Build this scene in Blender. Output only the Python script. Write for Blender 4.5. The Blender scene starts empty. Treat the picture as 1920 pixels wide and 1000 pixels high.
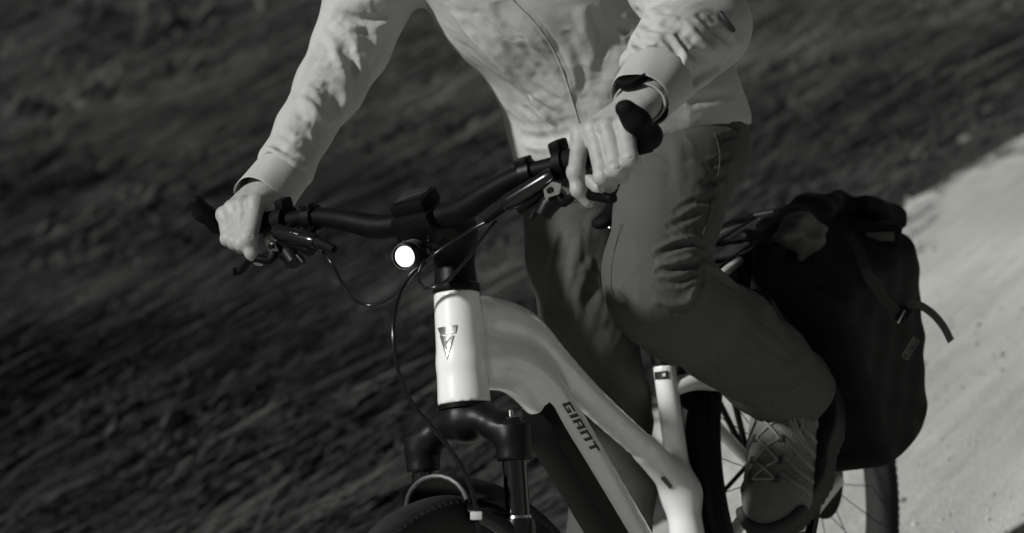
import bpy, bmesh, math, random
import numpy as np
from mathutils import Vector, Matrix

# ------------------------------------------------------------------ camera, sky, sun, exposure
scene = bpy.context.scene
COL = scene.collection
random.seed(7); RNG = np.random.default_rng(11)
W0, H0, FPX = 1920.0, 1000.0, 4629.1
CAM = np.array([3.30289, 2.00246, 1.54709])
AZ, PITCH, ROLL = math.radians(33.184), math.radians(9.107), math.radians(16.178)
VD = np.array([-math.cos(AZ)*math.cos(PITCH), -math.sin(AZ)*math.cos(PITCH), -math.sin(PITCH)])
_r = np.cross(VD, [0, 0, 1]); _r /= np.linalg.norm(_r); _u = np.cross(_r, VD)
VR = math.cos(ROLL)*_r - math.sin(ROLL)*_u
VU = math.sin(ROLL)*_r + math.cos(ROLL)*_u
cd = bpy.data.cameras.new('camera'); cam = bpy.data.objects.new('camera', cd); COL.objects.link(cam)
cd.sensor_width = 36.0; cd.lens = FPX/W0*36.0; cd.clip_end = 400; cd.clip_start = 0.05
cam.matrix_world = Matrix(((VR[0], VU[0], -VD[0], CAM[0]), (VR[1], VU[1], -VD[1], CAM[1]), (VR[2], VU[2], -VD[2], CAM[2]), (0, 0, 0, 1)))
cd.dof.use_dof = True; cd.dof.focus_distance = 3.62; cd.dof.aperture_fstop = 3.9
scene.camera = cam

TINT = (1.0, 0.997, 0.975)
# direction to the sun: image left, high, a little towards the viewer
_s = -0.61*_r - 0.37*np.array([VD[0], VD[1], 0])/math.hypot(VD[0], VD[1]) + 0.68*np.array([0, 0, 1.0])
SUN = _s/np.linalg.norm(_s)
SUN_EL = math.asin(SUN[2]); SUN_AZ = math.atan2(SUN[0], SUN[1])
world = bpy.data.worlds.new('World'); scene.world = world; world.use_nodes = True
wn = world.node_tree.nodes; wl = world.node_tree.links
sky = wn.new('ShaderNodeTexSky'); sky.sky_type = 'NISHITA'; sky.sun_disc = False
sky.sun_elevation = SUN_EL; sky.sun_rotation = SUN_AZ; sky.air_density = 1.0; sky.dust_density = 0.2; sky.altitude = 2200
bw = wn.new('ShaderNodeRGBToBW'); wl.new(sky.outputs[0], bw.inputs[0])
tn = wn.new('ShaderNodeMix'); tn.data_type = 'RGBA'; tn.blend_type = 'MULTIPLY'; tn.inputs[0].default_value = 1
wl.new(bw.outputs[0], tn.inputs[6]); tn.inputs[7].default_value = (1, 1, .985, 1)
bg = wn['Background']; wl.new(tn.outputs[2], bg.inputs[0]); bg.inputs[1].default_value = 0.055
sd = bpy.data.lights.new('sun', 'SUN'); sd.energy = 5.0; sd.angle = math.radians(3.5); sd.color = (1.0, .997, .982)
so = bpy.data.objects.new('sun', sd); COL.objects.link(so)
so.rotation_euler = Vector(SUN).to_track_quat('Z', 'Y').to_euler(); so.location = (0, 0, 6)
vs = scene.view_settings; vs.view_transform = 'Standard'; vs.look = 'None'; vs.exposure = -0.54; vs.gamma = 1.0
scene.cycles.max_bounces = 2; scene.cycles.diffuse_bounces = 2; scene.cycles.glossy_bounces = 1; scene.cycles.use_denoising = True
scene.cycles.use_adaptive_sampling = True; scene.cycles.adaptive_threshold = .04; world.cycles.sampling_method = 'MANUAL'; world.cycles.sample_map_resolution = 256; scene.cycles.caustics_reflective = False; scene.cycles.caustics_refractive = False

# ------------------------------------------------------------------ helpers
def at(u, v, X=None, Y=None, Z=None, D=None):
    """pixel of the photograph + one coordinate (or depth) -> point of the place (X forward, Y rider's left, Z up)"""
    dd = VD + VR*(u-W0/2)/FPX + VU*(H0/2-v)/FPX
    if D is None:
        i, val = (0, X) if X is not None else (1, Y) if Y is not None else (2, Z)
        D = (val-CAM[i])/dd[i]
    return CAM + dd*D
def V3(*a): return np.array(a, float)
def nrm(a): a = np.asarray(a, float); return a/np.linalg.norm(a)

def mat(name, g, rough=.6, var=.0, vscale=30, bump=.0, bscale=400, metal=0, coat=0, spec=.5, sss=0, stretch=None, g2=None, detail=4, sheen=0, speck=0, sscale=620):
    m = bpy.data.materials.new(name); m.use_nodes = True
    nt = m.node_tree; N = nt.nodes; L = nt.links; b = N['Principled BSDF']
    c = tuple(g*t for t in TINT)+(1,)
    b.inputs['Base Color'].default_value = c; b.inputs['Roughness'].default_value = rough
    b.inputs['Metallic'].default_value = metal; b.inputs['Coat Weight'].default_value = coat; b.inputs['Coat Roughness'].default_value = .05
    b.inputs['Specular IOR Level'].default_value = spec
    if sheen: b.inputs['Sheen Weight'].default_value = sheen; b.inputs['Sheen Roughness'].default_value = .5
    if sss:
        b.inputs['Subsurface Weight'].default_value = sss; b.inputs['Subsurface Radius'].default_value = (.006, .006, .006); b.inputs['Subsurface Scale'].default_value = .6
    tc = N.new('ShaderNodeTexCoord'); mp = N.new('ShaderNodeMapping'); L.new(tc.outputs['Object'], mp.inputs[0])
    if stretch: mp.inputs['Scale'].default_value = stretch
    if var:
        n = N.new('ShaderNodeTexNoise'); n.inputs['Scale'].default_value = vscale; n.inputs['Detail'].default_value = detail; L.new(mp.outputs[0], n.inputs[0])
        r = N.new('ShaderNodeValToRGB'); L.new(n.outputs[0], r.inputs[0])
        lo, hi = (g*(1-var), g*(1+var)) if g2 is None else (g, g2)
        r.color_ramp.elements[0].position = .3; r.color_ramp.elements[1].position = .7
        r.color_ramp.elements[0].color = tuple(lo*t for t in TINT)+(1,); r.color_ramp.elements[1].color = tuple(hi*t for t in TINT)+(1,)
        L.new(r.outputs[0], b.inputs['Base Color'])
        rr = N.new('ShaderNodeMapRange'); L.new(n.outputs[0], rr.inputs[0]); rr.inputs[3].default_value = max(0, rough-.1*var*4); rr.inputs[4].default_value = min(1, rough+.1*var*4); L.new(rr.outputs[0], b.inputs['Roughness'])
    if speck:      # fine mottling of the surface itself
        n3 = N.new('ShaderNodeTexNoise'); n3.inputs['Scale'].default_value = sscale; n3.inputs['Detail'].default_value = 2; L.new(tc.outputs['Object'], n3.inputs[0])
        r3 = N.new('ShaderNodeMapRange'); L.new(n3.outputs[0], r3.inputs[0]); r3.inputs[1].default_value = .25; r3.inputs[2].default_value = .75; r3.inputs[3].default_value = 1-speck; r3.inputs[4].default_value = 1+speck
        mx = N.new('ShaderNodeMix'); mx.data_type = 'RGBA'; mx.blend_type = 'MULTIPLY'; mx.inputs[0].default_value = 1
        if b.inputs['Base Color'].links: L.new(b.inputs['Base Color'].links[0].from_socket, mx.inputs[6])
        else: mx.inputs[6].default_value = c
        L.new(r3.outputs[0], mx.inputs[7]); L.new(mx.outputs[2], b.inputs['Base Color'])
    if bump:
        n2 = N.new('ShaderNodeTexNoise'); n2.inputs['Scale'].default_value = bscale; n2.inputs['Detail'].default_value = 3; L.new(mp.outputs[0], n2.inputs[0])
        bp = N.new('ShaderNodeBump'); bp.inputs['Strength'].default_value = bump; bp.inputs['Distance'].default_value = .002; L.new(n2.outputs[0], bp.inputs['Height']); L.new(bp.outputs[0], b.inputs['Normal'])
    return m

def emission(name, s):
    m = bpy.data.materials.new(name); m.use_nodes = True; b = m.node_tree.nodes['Principled BSDF']
    b.inputs['Emission Color'].default_value = (1, 1, .97, 1); b.inputs['Emission Strength'].default_value = s; b.inputs['Base Color'].default_value = (.8, .8, .78, 1); b.inputs['Roughness'].default_value = .1; m.cycles.emission_sampling = 'NONE'
    return m

def obj(name, me, m=None, parent=None, smooth=True):
    o = bpy.data.objects.new(name, me); COL.objects.link(o)
    if m is not None and not me.materials: me.materials.append(m)
    if smooth and len(me.polygons): me.polygons.foreach_set('use_smooth', np.ones(len(me.polygons), bool))
    if parent is not None: o.parent = parent; o.matrix_parent_inverse = Matrix.Identity(4)
    return o
def mesh(name, v, f):
    me = bpy.data.meshes.new(name); me.from_pydata([tuple(map(float, p)) for p in v], [], [tuple(int(i) for i in q) for q in f]); me.update(); return me
def tag(o, label, cat, group=None, kind=None):
    o['label'] = label; o['category'] = cat
    if group: o['group'] = group
    if kind: o['kind'] = kind
    return o
def empty(name):
    o = bpy.data.objects.new(name, None); COL.objects.link(o); o.empty_display_size = .05; return o

class MB:
    """collects shapes for one mesh"""
    def __init__(s): s.v = []; s.f = []
    def add(s, v, f):
        o = len(s.v); s.v += [tuple(map(float, p)) for p in v]; s.f += [tuple(int(i)+o for i in q) for q in f]; return s
    def tube(s, pts, rad, n=12, cap=True, ell=None):
        """ell: (axis vector, factor) flattens the section along an axis"""
        P = [np.asarray(p, float) for p in pts]; m = len(P)
        R = [rad]*m if np.isscalar(rad) else list(rad)
        T = [nrm(P[min(i+1, m-1)]-P[max(i-1, 0)]) for i in range(m)]
        ref = V3(0, 0, 1) if abs(T[0][2]) < .9 else V3(1, 0, 0)
        if ell is not None: ref = np.asarray(ell[0], float)
        A = nrm(ref-T[0]*np.dot(ref, T[0])); vs_ = []
        for i in range(m):
            base = ref if ell is not None else A
            A = nrm(base-T[i]*np.dot(base, T[i])); B = np.cross(T[i], A); k = ell[1] if ell is not None else 1
            for j in range(n):
                a = 2*math.pi*j/n; vs_.append(P[i]+R[i]*(A*math.cos(a)*k+B*math.sin(a)))
        fs = [(i*n+j, i*n+(j+1) % n, (i+1)*n+(j+1) % n, (i+1)*n+j) for i in range(m-1) for j in range(n)]
        if cap: fs += [tuple(range(n))[::-1], tuple(range((m-1)*n, m*n))]
        return s.add(vs_, fs)
    def lathe(s, c, axis, prof, n=24):
        """prof: list of (distance along axis, radius)"""
        ax = nrm(axis)
        ref = V3(0, 0, 1) if abs(ax[2]) < .9 else V3(1, 0, 0); A = nrm(ref-ax*np.dot(ref, ax)); B = np.cross(ax, A)
        vs_ = [np.asarray(c, float)+ax*t+r*(A*math.cos(2*math.pi*j/n)+B*math.sin(2*math.pi*j/n)) for t, r in prof for j in range(n)]
        m = len(prof); fs = [(i*n+j, i*n+(j+1) % n, (i+1)*n+(j+1) % n, (i+1)*n+j) for i in range(m-1) for j in range(n)]
        fs += [tuple(range(n))[::-1], tuple(range((m-1)*n, m*n))]
        return s.add(vs_, fs)
    def box(s, c, ax, half, bev=.15):
        """bevelled box: ax = three axes, half = half sizes; bevel is a share of the smallest half size"""
        c = np.asarray(c, float); A = [nrm(a) for a in ax]; h = np.asarray(half, float); b = bev*h.min()
        bm = bmesh.new(); bmesh.ops.create_cube(bm, size=2)
        for v in bm.verts: v.co = Vector([v.co[i]*h[i] for i in range(3)])
        if b > 0: bmesh.ops.bevel(bm, geom=list(bm.edges), offset=b, segments=2, profile=.5, affect='EDGES')
        bm.verts.index_update()
        v = [c+A[0]*p.co[0]+A[1]*p.co[1]+A[2]*p.co[2] for p in bm.verts]; f = [[q.index for q in p.verts] for p in bm.faces]; bm.free()
        return s.add(v, f)
    def prism(s, poly, c, ux, uy, uz, depth):
        """polygon in the (ux, uy) plane extruded by depth along uz"""
        c = np.asarray(c, float); n = len(poly)
        lo = [c+ux*x+uy*y for x, y in poly]; hi = [p+uz*depth for p in lo]
        fs = [tuple(range(n))[::-1], tuple(range(n, 2*n))]+[(i, (i+1) % n, n+(i+1) % n, n+i) for i in range(n)]
        return s.add(lo+hi, fs)
    def build(s, name, m, parent=None, smooth=True, edge=None):
        o = obj(name, mesh(name, s.v, s.f), m, parent, smooth)
        if smooth: o.data.set_sharp_from_angle(angle=math.radians(edge or 42))
        return o

def spline(pts, n=8, closed=False):
    """Catmull-Rom through the points (any number of columns)"""
    P = np.asarray(pts, float); out = []
    for i in range(len(P)-1):
        p0, p1, p2, p3 = P[max(i-1, 0)], P[i], P[i+1], P[min(i+2, len(P)-1)]
        for t in np.linspace(0, 1, n, endpoint=False):
            out.append(.5*((2*p1)+(-p0+p2)*t+(2*p0-5*p1+4*p2-p3)*t*t+(-p0+3*p1-3*p2+p3)*t**3))
    out.append(P[-1]); return np.array(out)

# --- signed distance shapes, meshed with surface nets
def smin(a, b, k):
    h = np.maximum(k-np.abs(a-b), 0)/k; return np.minimum(a, b)-h*h*k*.25
def cone(P, a, b, ra, rb, ax=None, fx=1.0):
    a = np.asarray(a, np.float32); b = np.asarray(b, np.float32); ba = b-a; pa = P-a
    h = np.clip((pa@ba)/max(float(ba@ba), 1e-12), 0, 1); v = pa-h[..., None]*ba
    if ax is not None:
        axn = np.asarray(nrm(ax), np.float32); c = v@axn; v = v+axn*(c*(1/fx-1))[..., None]
    return np.sqrt((v*v).sum(-1))-(ra+(rb-ra)*h)
def chain(P, pts, rad, k=.01, ax=None, fx=1.0):
    d = None
    for i in range(len(pts)-1):
        f = fx if np.isscalar(fx) else fx[i]
        e = cone(P, pts[i], pts[i+1], rad[i], rad[i+1], ax, f); d = e if d is None else smin(d, e, k)
    return d
def ball(P, c, r): return np.sqrt(((P-np.asarray(c, np.float32))**2).sum(-1))-r
def ellip(P, c, A, r):
    q = P-np.asarray(c, np.float32); s = 0
    for a, rr in zip(A, r): s = s+((q@np.asarray(nrm(a), np.float32))/rr)**2
    k = np.sqrt(s); return (k-1)*min(r)
def rbox(P, c, A, half, rr):
    q = P-np.asarray(c, np.float32); comp = [np.abs(q@np.asarray(nrm(a), np.float32))-(h-rr) for a, h in zip(A, half)]
    o = np.sqrt(sum(np.maximum(x, 0)**2 for x in comp)); return o+np.minimum(np.maximum(np.maximum(comp[0], comp[1]), comp[2]), 0)-rr
def nets(fn, lo, hi, h):
    lo = np.asarray(lo, float); hi = np.asarray(hi, float); n = np.ceil((hi-lo)/h).astype(int)+1
    g = [lo[i]+h*np.arange(n[i]) for i in range(3)]
    # coarse pass first, then only the blocks near the surface
    B = 5; nb = -(-n//B); gc = [lo[i]+h*(B*np.arange(nb[i])+(B-1)/2) for i in range(3)]
    C = fn(np.stack(np.meshgrid(*gc, indexing='ij'), -1).astype(np.float32).reshape(-1, 3)).reshape(nb)
    F = np.repeat(np.repeat(np.repeat(np.sign(C).astype(np.float32), B, 0), B, 1), B, 2)
    near = np.argwhere(np.abs(C) < h*B*1.9); of = np.stack(np.meshgrid(*[np.arange(B)]*3, indexing='ij'), -1).reshape(-1, 3)
    for s0 in range(0, len(near), 3000):
        ix = (near[s0:s0+3000, None, :]*B+of[None]).reshape(-1, 3); F[ix[:, 0], ix[:, 1], ix[:, 2]] = fn((lo+h*ix).astype(np.float32))
    F = F[:n[0], :n[1], :n[2]]
    S = F < 0
    c = np.zeros(n-1, np.uint8)
    for i in (0, 1):
        for j in (0, 1):
            for k in (0, 1): c += S[i:n[0]-1+i, j:n[1]-1+j, k:n[2]-1+k]
    act = (c > 0) & (c < 8); idx = np.argwhere(act); ids = np.full(act.shape, -1, np.int64); ids[act] = np.arange(len(idx))
    pos = np.zeros((len(idx), 3)); cnt = np.zeros(len(idx))
    co = [(i, j, k) for i in (0, 1) for j in (0, 1) for k in (0, 1)]
    val = {o: F[idx[:, 0]+o[0], idx[:, 1]+o[1], idx[:, 2]+o[2]] for o in co}
    for o in co:
        for a in range(3):
            if o[a] == 0:
                p = list(o); p[a] = 1; p = tuple(p); va, vb = val[o], val[p]; m = (va < 0) != (vb < 0)
                t = np.where(m, va/np.where(va == vb, 1, va-vb), 0); q = np.tile(np.array(o, float), (len(idx), 1)); q[:, a] = t
                pos[m] += q[m]; cnt[m] += 1
    v = lo+h*(idx+pos/cnt[:, None]); fs = []
    for a in range(3):
        b, d = (a+1) % 3, (a+2) % 3
        sl0 = [slice(1, -1)]*3; sl0[a] = slice(0, -1); sl1 = [slice(1, -1)]*3; sl1[a] = slice(1, None)
        s0, s1 = S[tuple(sl0)], S[tuple(sl1)]
        for flip, m in ((False, s0 & ~s1), (True, ~s0 & s1)):
            e = np.argwhere(m)
            if not len(e): continue
            off = np.ones(3, int); off[a] = 0; e = e+off
            def cell(db, dd_):
                q = e.copy(); q[:, b] += db; q[:, d] += dd_; return ids[q[:, 0], q[:, 1], q[:, 2]]
            qd = np.stack([cell(-1, -1), cell(0, -1), cell(0, 0), cell(-1, 0)], 1)
            fs.append(qd[:, ::-1] if flip else qd)
    return v, np.concatenate(fs)
def np_mesh(name, v, q):
    me = bpy.data.meshes.new(name); me.vertices.add(len(v)); me.vertices.foreach_set('co', np.asarray(v, np.float32).ravel())
    me.loops.add(q.size); me.loops.foreach_set('vertex_index', q.astype(np.int32).ravel()); me.polygons.add(len(q))
    me.polygons.foreach_set('loop_start', np.arange(0, q.size, q.shape[1], dtype=np.int32)); me.update(calc_edges=True); me.validate(); return me
def relax(v, q, n=2, w=.5):
    e = np.unique(np.sort(np.concatenate([q[:, [0, 1]], q[:, [1, 2]], q[:, [2, 3]], q[:, [3, 0]]]), 1), axis=0)
    deg = np.bincount(e.ravel(), minlength=len(v)).astype(float); deg[deg == 0] = 1
    for _ in range(n):
        s = np.zeros_like(v)
        for a in range(3): s[:, a] = np.bincount(e[:, 0], v[e[:, 1], a], len(v))+np.bincount(e[:, 1], v[e[:, 0], a], len(v))
        v = v+w*(s/deg[:, None]-v)
    return v
def vnormals(v, q):
    n = np.cross(v[q[:, 2]]-v[q[:, 0]], v[q[:, 3]]-v[q[:, 1]]); o = np.zeros_like(v)
    for a in range(4):
        for c in range(3): o[:, c] += np.bincount(q[:, a], n[:, c], len(v))
    return o/np.maximum(np.linalg.norm(o, axis=1, keepdims=True), 1e-12)
def pxof(v):
    w = v-CAM; z = w@VD; return np.stack([W0/2+FPX*(w@VR)/z, H0/2-FPX*(w@VU)/z, z], 1)

# ------------------------------------------------------------------ setting
def vnoise(x, y, s, seed=0):
    """smooth value noise on a lattice of size s"""
    r = np.random.default_rng(seed).random((256, 256)); u = np.asarray(x)/s; v = np.asarray(y)/s
    i = np.floor(u).astype(int); j = np.floor(v).astype(int); a = u-i; b = v-j; a = a*a*(3-2*a); b = b*b*(3-2*b); i %= 256; j %= 256; i1 = (i+1) % 256; j1 = (j+1) % 256
    return (r[i, j]*(1-a)+r[i1, j]*a)*(1-b)+(r[i, j1]*(1-a)+r[i1, j1]*a)*b
def edge_y(x): t = np.clip((np.asarray(x)+2.7)/1.1, 0, 1); return -1.40+.42*t*t*(3-2*t)+.34*(vnoise(x, x*0, 1.3, 3)-.5)+.20*(vnoise(x, x*0, .31, 4)-.5)
def ground_z(x, y):
    t = np.maximum(0, -1.5-y); t2 = np.maximum(0, y-2.6)
    z = .17*t*t/(t+.8)+.05*t2-.012
    return z+np.clip(t, 0, 1)*(.16*(vnoise(x, y, 1.3, 1)-.5)+.07*(vnoise(x, y, .45, 2)-.5))

m_soil = mat('soil', .030, .95, .5, 6, .8, 60)
m_gravel = bpy.data.materials.new('gravel'); m_gravel.use_nodes = True
def gravel_nodes(m):
    N = m.node_tree.nodes; L = m.node_tree.links; b = N['Principled BSDF']; b.inputs['Roughness'].default_value = .95; b.inputs['Specular IOR Level'].default_value = .2
    tc = N.new('ShaderNodeTexCoord')
    def noise(scale, st=(1, 1, 1), det=5):
        mp = N.new('ShaderNodeMapping'); mp.inputs['Scale'].default_value = st; L.new(tc.outputs['Object'], mp.inputs[0])
        n = N.new('ShaderNodeTexNoise'); n.inputs['Scale'].default_value = scale; n.inputs['Detail'].default_value = det; L.new(mp.outputs[0], n.inputs[0]); return n.outputs[0]
    def ramp(src, lo, hi, p0=.35, p1=.65):
        r = N.new('ShaderNodeValToRGB'); L.new(src, r.inputs[0]); e = r.color_ramp.elements; e[0].position = p0; e[1].position = p1
        e[0].color = tuple(lo*t for t in TINT)+(1,); e[1].color = tuple(hi*t for t in TINT)+(1,); return r.outputs[0]
    def mix(a, c, f, mode='MULTIPLY'):
        x = N.new('ShaderNodeMix'); x.data_type = 'RGBA'; x.blend_type = mode; x.inputs[0].default_value = f; L.new(a, x.inputs[6]); L.new(c, x.inputs[7]); return x.outputs[2]
    base = ramp(noise(2.2, (.35, 1.6, 1)), .50, .66)          # wheel tracks run along the path
    fine = ramp(noise(22, (.07, 1.0, 1), 4), .80, 1.0)
    grit = ramp(noise(170, (.7, 1, 1), 3), .66, 1.0)
    c = mix(mix(base, fine, .8), grit, .8); L.new(c, b.inputs['Base Color'])
    bp = N.new('ShaderNodeBump'); bp.inputs['Strength'].default_value = .7; bp.inputs['Distance'].default_value = .006; L.new(noise(120), bp.inputs['Height']); L.new(bp.outputs[0], b.inputs['Normal'])
gravel_nodes(m_gravel)

def grid_mesh(name, xs, ys, zf):
    X, Y = np.meshgrid(xs, ys, indexing='ij'); Z = zf(X, Y); n, m = X.shape
    v = np.stack([X, Y, Z], -1).reshape(-1, 3); i = np.arange(n*m).reshape(n, m)
    q = np.stack([i[:-1, :-1], i[1:, :-1], i[1:, 1:], i[:-1, 1:]], -1).reshape(-1, 4); return np_mesh(name, v, q)
xs = np.concatenate([np.linspace(-150, -20, 40)[:-1], np.linspace(-20, 6, 210), np.linspace(6, 60, 20)[1:]])
ys = np.concatenate([np.linspace(-150, -16, 40)[:-1], np.linspace(-16, 1, 190), np.linspace(1, 60, 30)[1:]])
o = obj('ground', grid_mesh('ground', xs, ys, ground_z), m_soil); o['kind'] = 'structure'; GROUND = o
# the gravel path: a sheet with an uneven edge towards the bank
px_ = np.concatenate([np.linspace(-120, -14, 60)[:-1], np.linspace(-14, 5, 380), np.linspace(5, 40, 20)[1:]])
s_ = np.concatenate([[0, .006, .02], np.linspace(.05, 1, 60)])
X, S = np.meshgrid(px_, s_, indexing='ij'); E_ = edge_y(X); Y = E_+S*(2.4-E_)
Z = .004+.010*(vnoise(X*.4, Y, .35, 6)-.5)+.006*(vnoise(X, Y, .12, 7)-.5)-np.where(S == 0, .05, 0)+.004
v = np.stack([X, Y, Z], -1).reshape(-1, 3); n_, m_ = X.shape; i = np.arange(n_*m_).reshape(n_, m_)
q = np.stack([i[:-1, :-1], i[1:, :-1], i[1:, 1:], i[:-1, 1:]], -1).reshape(-1, 4)
o = obj('gravel_path', np_mesh('gravel_path', v, q), m_gravel); o['kind'] = 'structure'

# loose stones on the path and pale rocks lying along its edge
def stones(n, seed, fx, size):
    R_ = np.random.default_rng(seed); x, y = fx(R_, n); r = size(R_, n); base = np.array([(1, 0, 0), (-1, 0, 0), (0, 1, 0), (0, -1, 0), (0, 0, 1), (0, 0, -1)], float)
    v = base[None]*r[:, None, None]*R_.uniform(.6, 1.3, (n, 6, 1)); v[:, :, 2] *= .6; a = R_.uniform(0, 6.28, n); c, s_ = np.cos(a)[:, None], np.sin(a)[:, None]
    v = np.stack([v[:, :, 0]*c-v[:, :, 1]*s_+x[:, None], v[:, :, 0]*s_+v[:, :, 1]*c+y[:, None], v[:, :, 2]+(r*.15)[:, None]+.008], -1)
    f = np.array([(0, 2, 4), (2, 1, 4), (1, 3, 4), (3, 0, 4), (2, 0, 5), (1, 2, 5), (3, 1, 5), (0, 3, 5)]); return v.reshape(-1, 3), (f[None]+np.arange(n)[:, None, None]*6).reshape(-1, 3)
v, f = stones(3500, 5, lambda R_, n: ((lambda x: (x, edge_y(x)+np.abs(R_.normal(0, 1.1, n))))(R_.uniform(-9, .5, n))), lambda R_, n: R_.uniform(.003, .007, n)*(1+1.4*(R_.random(n) > .95)))
me = np_mesh('loose_gravel', v, f); o = obj('loose_gravel', me, mat('pebble', .42, .9, .35, 12), smooth=False); tag(o, 'loose grey pebbles strewn over the gravel path', 'gravel', kind='stuff')
m_rock = mat('rock', .14, .9, .3, 14, .6, 60)
ROCKS = [((1848, 176), .026, 'pale flat rock highest on the bank at the right edge'), ((1856, 208), .024, 'pale small rock just below the highest one on the bank'), ((1812, 264), .024, 'dark-shadowed long rock lying where the grass meets the path'), ((1716, 292), .016, 'smallest pale rock alone in the grass left of the path edge')]
for (u, w), sz, lb in ROCKS:
    p = at(u, w, Z=.0)
    for _ in range(12): p = at(u, w, Z=float(ground_z(p[0], p[1]))+.01)
    bm = bmesh.new(); bmesh.ops.create_icosphere(bm, subdivisions=3, radius=1); R_ = random.Random(u)
    for vv in bm.verts:
        n_ = vv.co.normalized(); k = 1+.22*math.sin(n_.x*3.1+u)*math.cos(n_.y*2.7+w)+.10*math.sin(n_.z*6+n_.x*5); vv.co = Vector((n_.x*k*1.5, n_.y*k, n_.z*k*.55))*sz
    me = bpy.data.meshes.new('rock'); bm.to_mesh(me); bm.free(); o = obj('rock', me, m_rock); o.location = p+V3(0, 0, sz*.3); o.rotation_euler = (0, 0, R_.uniform(0, 3)); tag(o, lb, 'rock', 'rocks beside the path')
# --- meadow plants on the bank (nobody could count them): wind-laid grass, straw and low leaves in one mesh
m_grass = bpy.data.materials.new('meadow_plants'); m_grass.use_nodes = True
_N = m_grass.node_tree.nodes; _a = _N.new('ShaderNodeAttribute'); _a.attribute_name = 'tone'; _m = _N.new('ShaderNodeMix'); _m.data_type = 'RGBA'
_m.inputs[6].default_value = (0, 0, 0, 1); _m.inputs[7].default_value = TINT+(1,); m_grass.node_tree.links.new(_a.outputs['Fac'], _m.inputs[0]); m_grass.node_tree.links.new(_m.outputs[2], _N['Principled BSDF'].inputs['Base Color'])
_N['Principled BSDF'].inputs['Roughness'].default_value = .85; _N['Principled BSDF'].inputs['Specular IOR Level'].default_value = .12
LEAN = nrm(V3(-1.0, .62, 0))
def tufts(n, x0, x1, y0, y1):
    x = RNG.uniform(x0, x1, n); y = RNG.uniform(y0, y1, n); ok = y < edge_y(x)+.10-.20*RNG.random(n); x, y = x[ok], y[ok]
    dens = vnoise(x, y, .8, 21)*.6+vnoise(x, y, .3, 22)*.4; ok = RNG.random(len(x)) < np.clip(.25+1.7*(dens-.25), .10, 1); return x[ok], y[ok]
def blades(n, per, box, size, seed):
    """n tufts of about 'per' blades: arrays of vertices (6 per blade), quads and tones"""
    x, y = tufts(n, *box); k = len(x); t = np.repeat(np.arange(k), per); m_ = len(t)
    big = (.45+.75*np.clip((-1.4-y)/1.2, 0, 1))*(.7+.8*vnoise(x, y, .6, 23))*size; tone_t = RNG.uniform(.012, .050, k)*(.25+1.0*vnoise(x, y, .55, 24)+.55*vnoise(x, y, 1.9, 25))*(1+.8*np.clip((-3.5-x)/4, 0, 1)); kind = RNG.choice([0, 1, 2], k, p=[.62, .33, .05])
    a = RNG.uniform(0, 6.283, m_); r = .22*np.sqrt(RNG.random(m_))*big[t]; bx = x[t]+r*np.cos(a); by = y[t]+r*np.sin(a); bz = ground_z(bx, by)-.01
    K = kind[t]; head = LEAN[:2]+np.where(K == 1, 1.0, .34)[:, None]*RNG.normal(0, 1, (m_, 2)); head /= np.linalg.norm(head, axis=1, keepdims=True); side = np.stack([-head[:, 1], head[:, 0]], 1)
    L_ = np.where(K == 1, RNG.uniform(.04, .09, m_), np.where(K == 2, RNG.uniform(.3, .55, m_), RNG.uniform(.14, .36, m_)))*big[t]; w = np.where(K == 1, L_*.17, np.where(K == 2, .0030, RNG.uniform(.0035, .0080, m_)))
    lift = np.where(K == 1, RNG.uniform(.1, .8, m_), RNG.uniform(.06, .28, m_)); dr = RNG.uniform(-.1, .35, m_)
    P = []
    for s, ww, zz in ((0, .5, 0), (.5, 1, .62), (1, .06, 1)):
        c = np.stack([bx+head[:, 0]*L_*s, by+head[:, 1]*L_*s, bz+L_*lift*zz*(1-dr*s)+.012*s], 1); o_ = np.concatenate([side*(w*ww)[:, None], RNG.normal(0, .25, (m_, 1))*(w*ww)[:, None]], 1); P += [c-o_, c+o_]
    v = np.stack(P, 1).reshape(-1, 3); i = np.arange(m_)*6; q = np.stack([np.stack([i, i+1, i+3, i+2], 1), np.stack([i+2, i+3, i+5, i+4], 1)], 1).reshape(-1, 4)
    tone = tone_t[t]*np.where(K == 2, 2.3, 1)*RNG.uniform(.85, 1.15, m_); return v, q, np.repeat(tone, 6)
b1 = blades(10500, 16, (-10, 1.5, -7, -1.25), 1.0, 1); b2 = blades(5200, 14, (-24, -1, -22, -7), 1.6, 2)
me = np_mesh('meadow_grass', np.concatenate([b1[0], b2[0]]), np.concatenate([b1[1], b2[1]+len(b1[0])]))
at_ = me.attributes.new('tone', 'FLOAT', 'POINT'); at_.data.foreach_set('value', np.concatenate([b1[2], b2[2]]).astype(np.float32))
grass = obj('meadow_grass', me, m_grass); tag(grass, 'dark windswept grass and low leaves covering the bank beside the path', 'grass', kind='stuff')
scene.cycles.debug_use_spatial_splits = True

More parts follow.
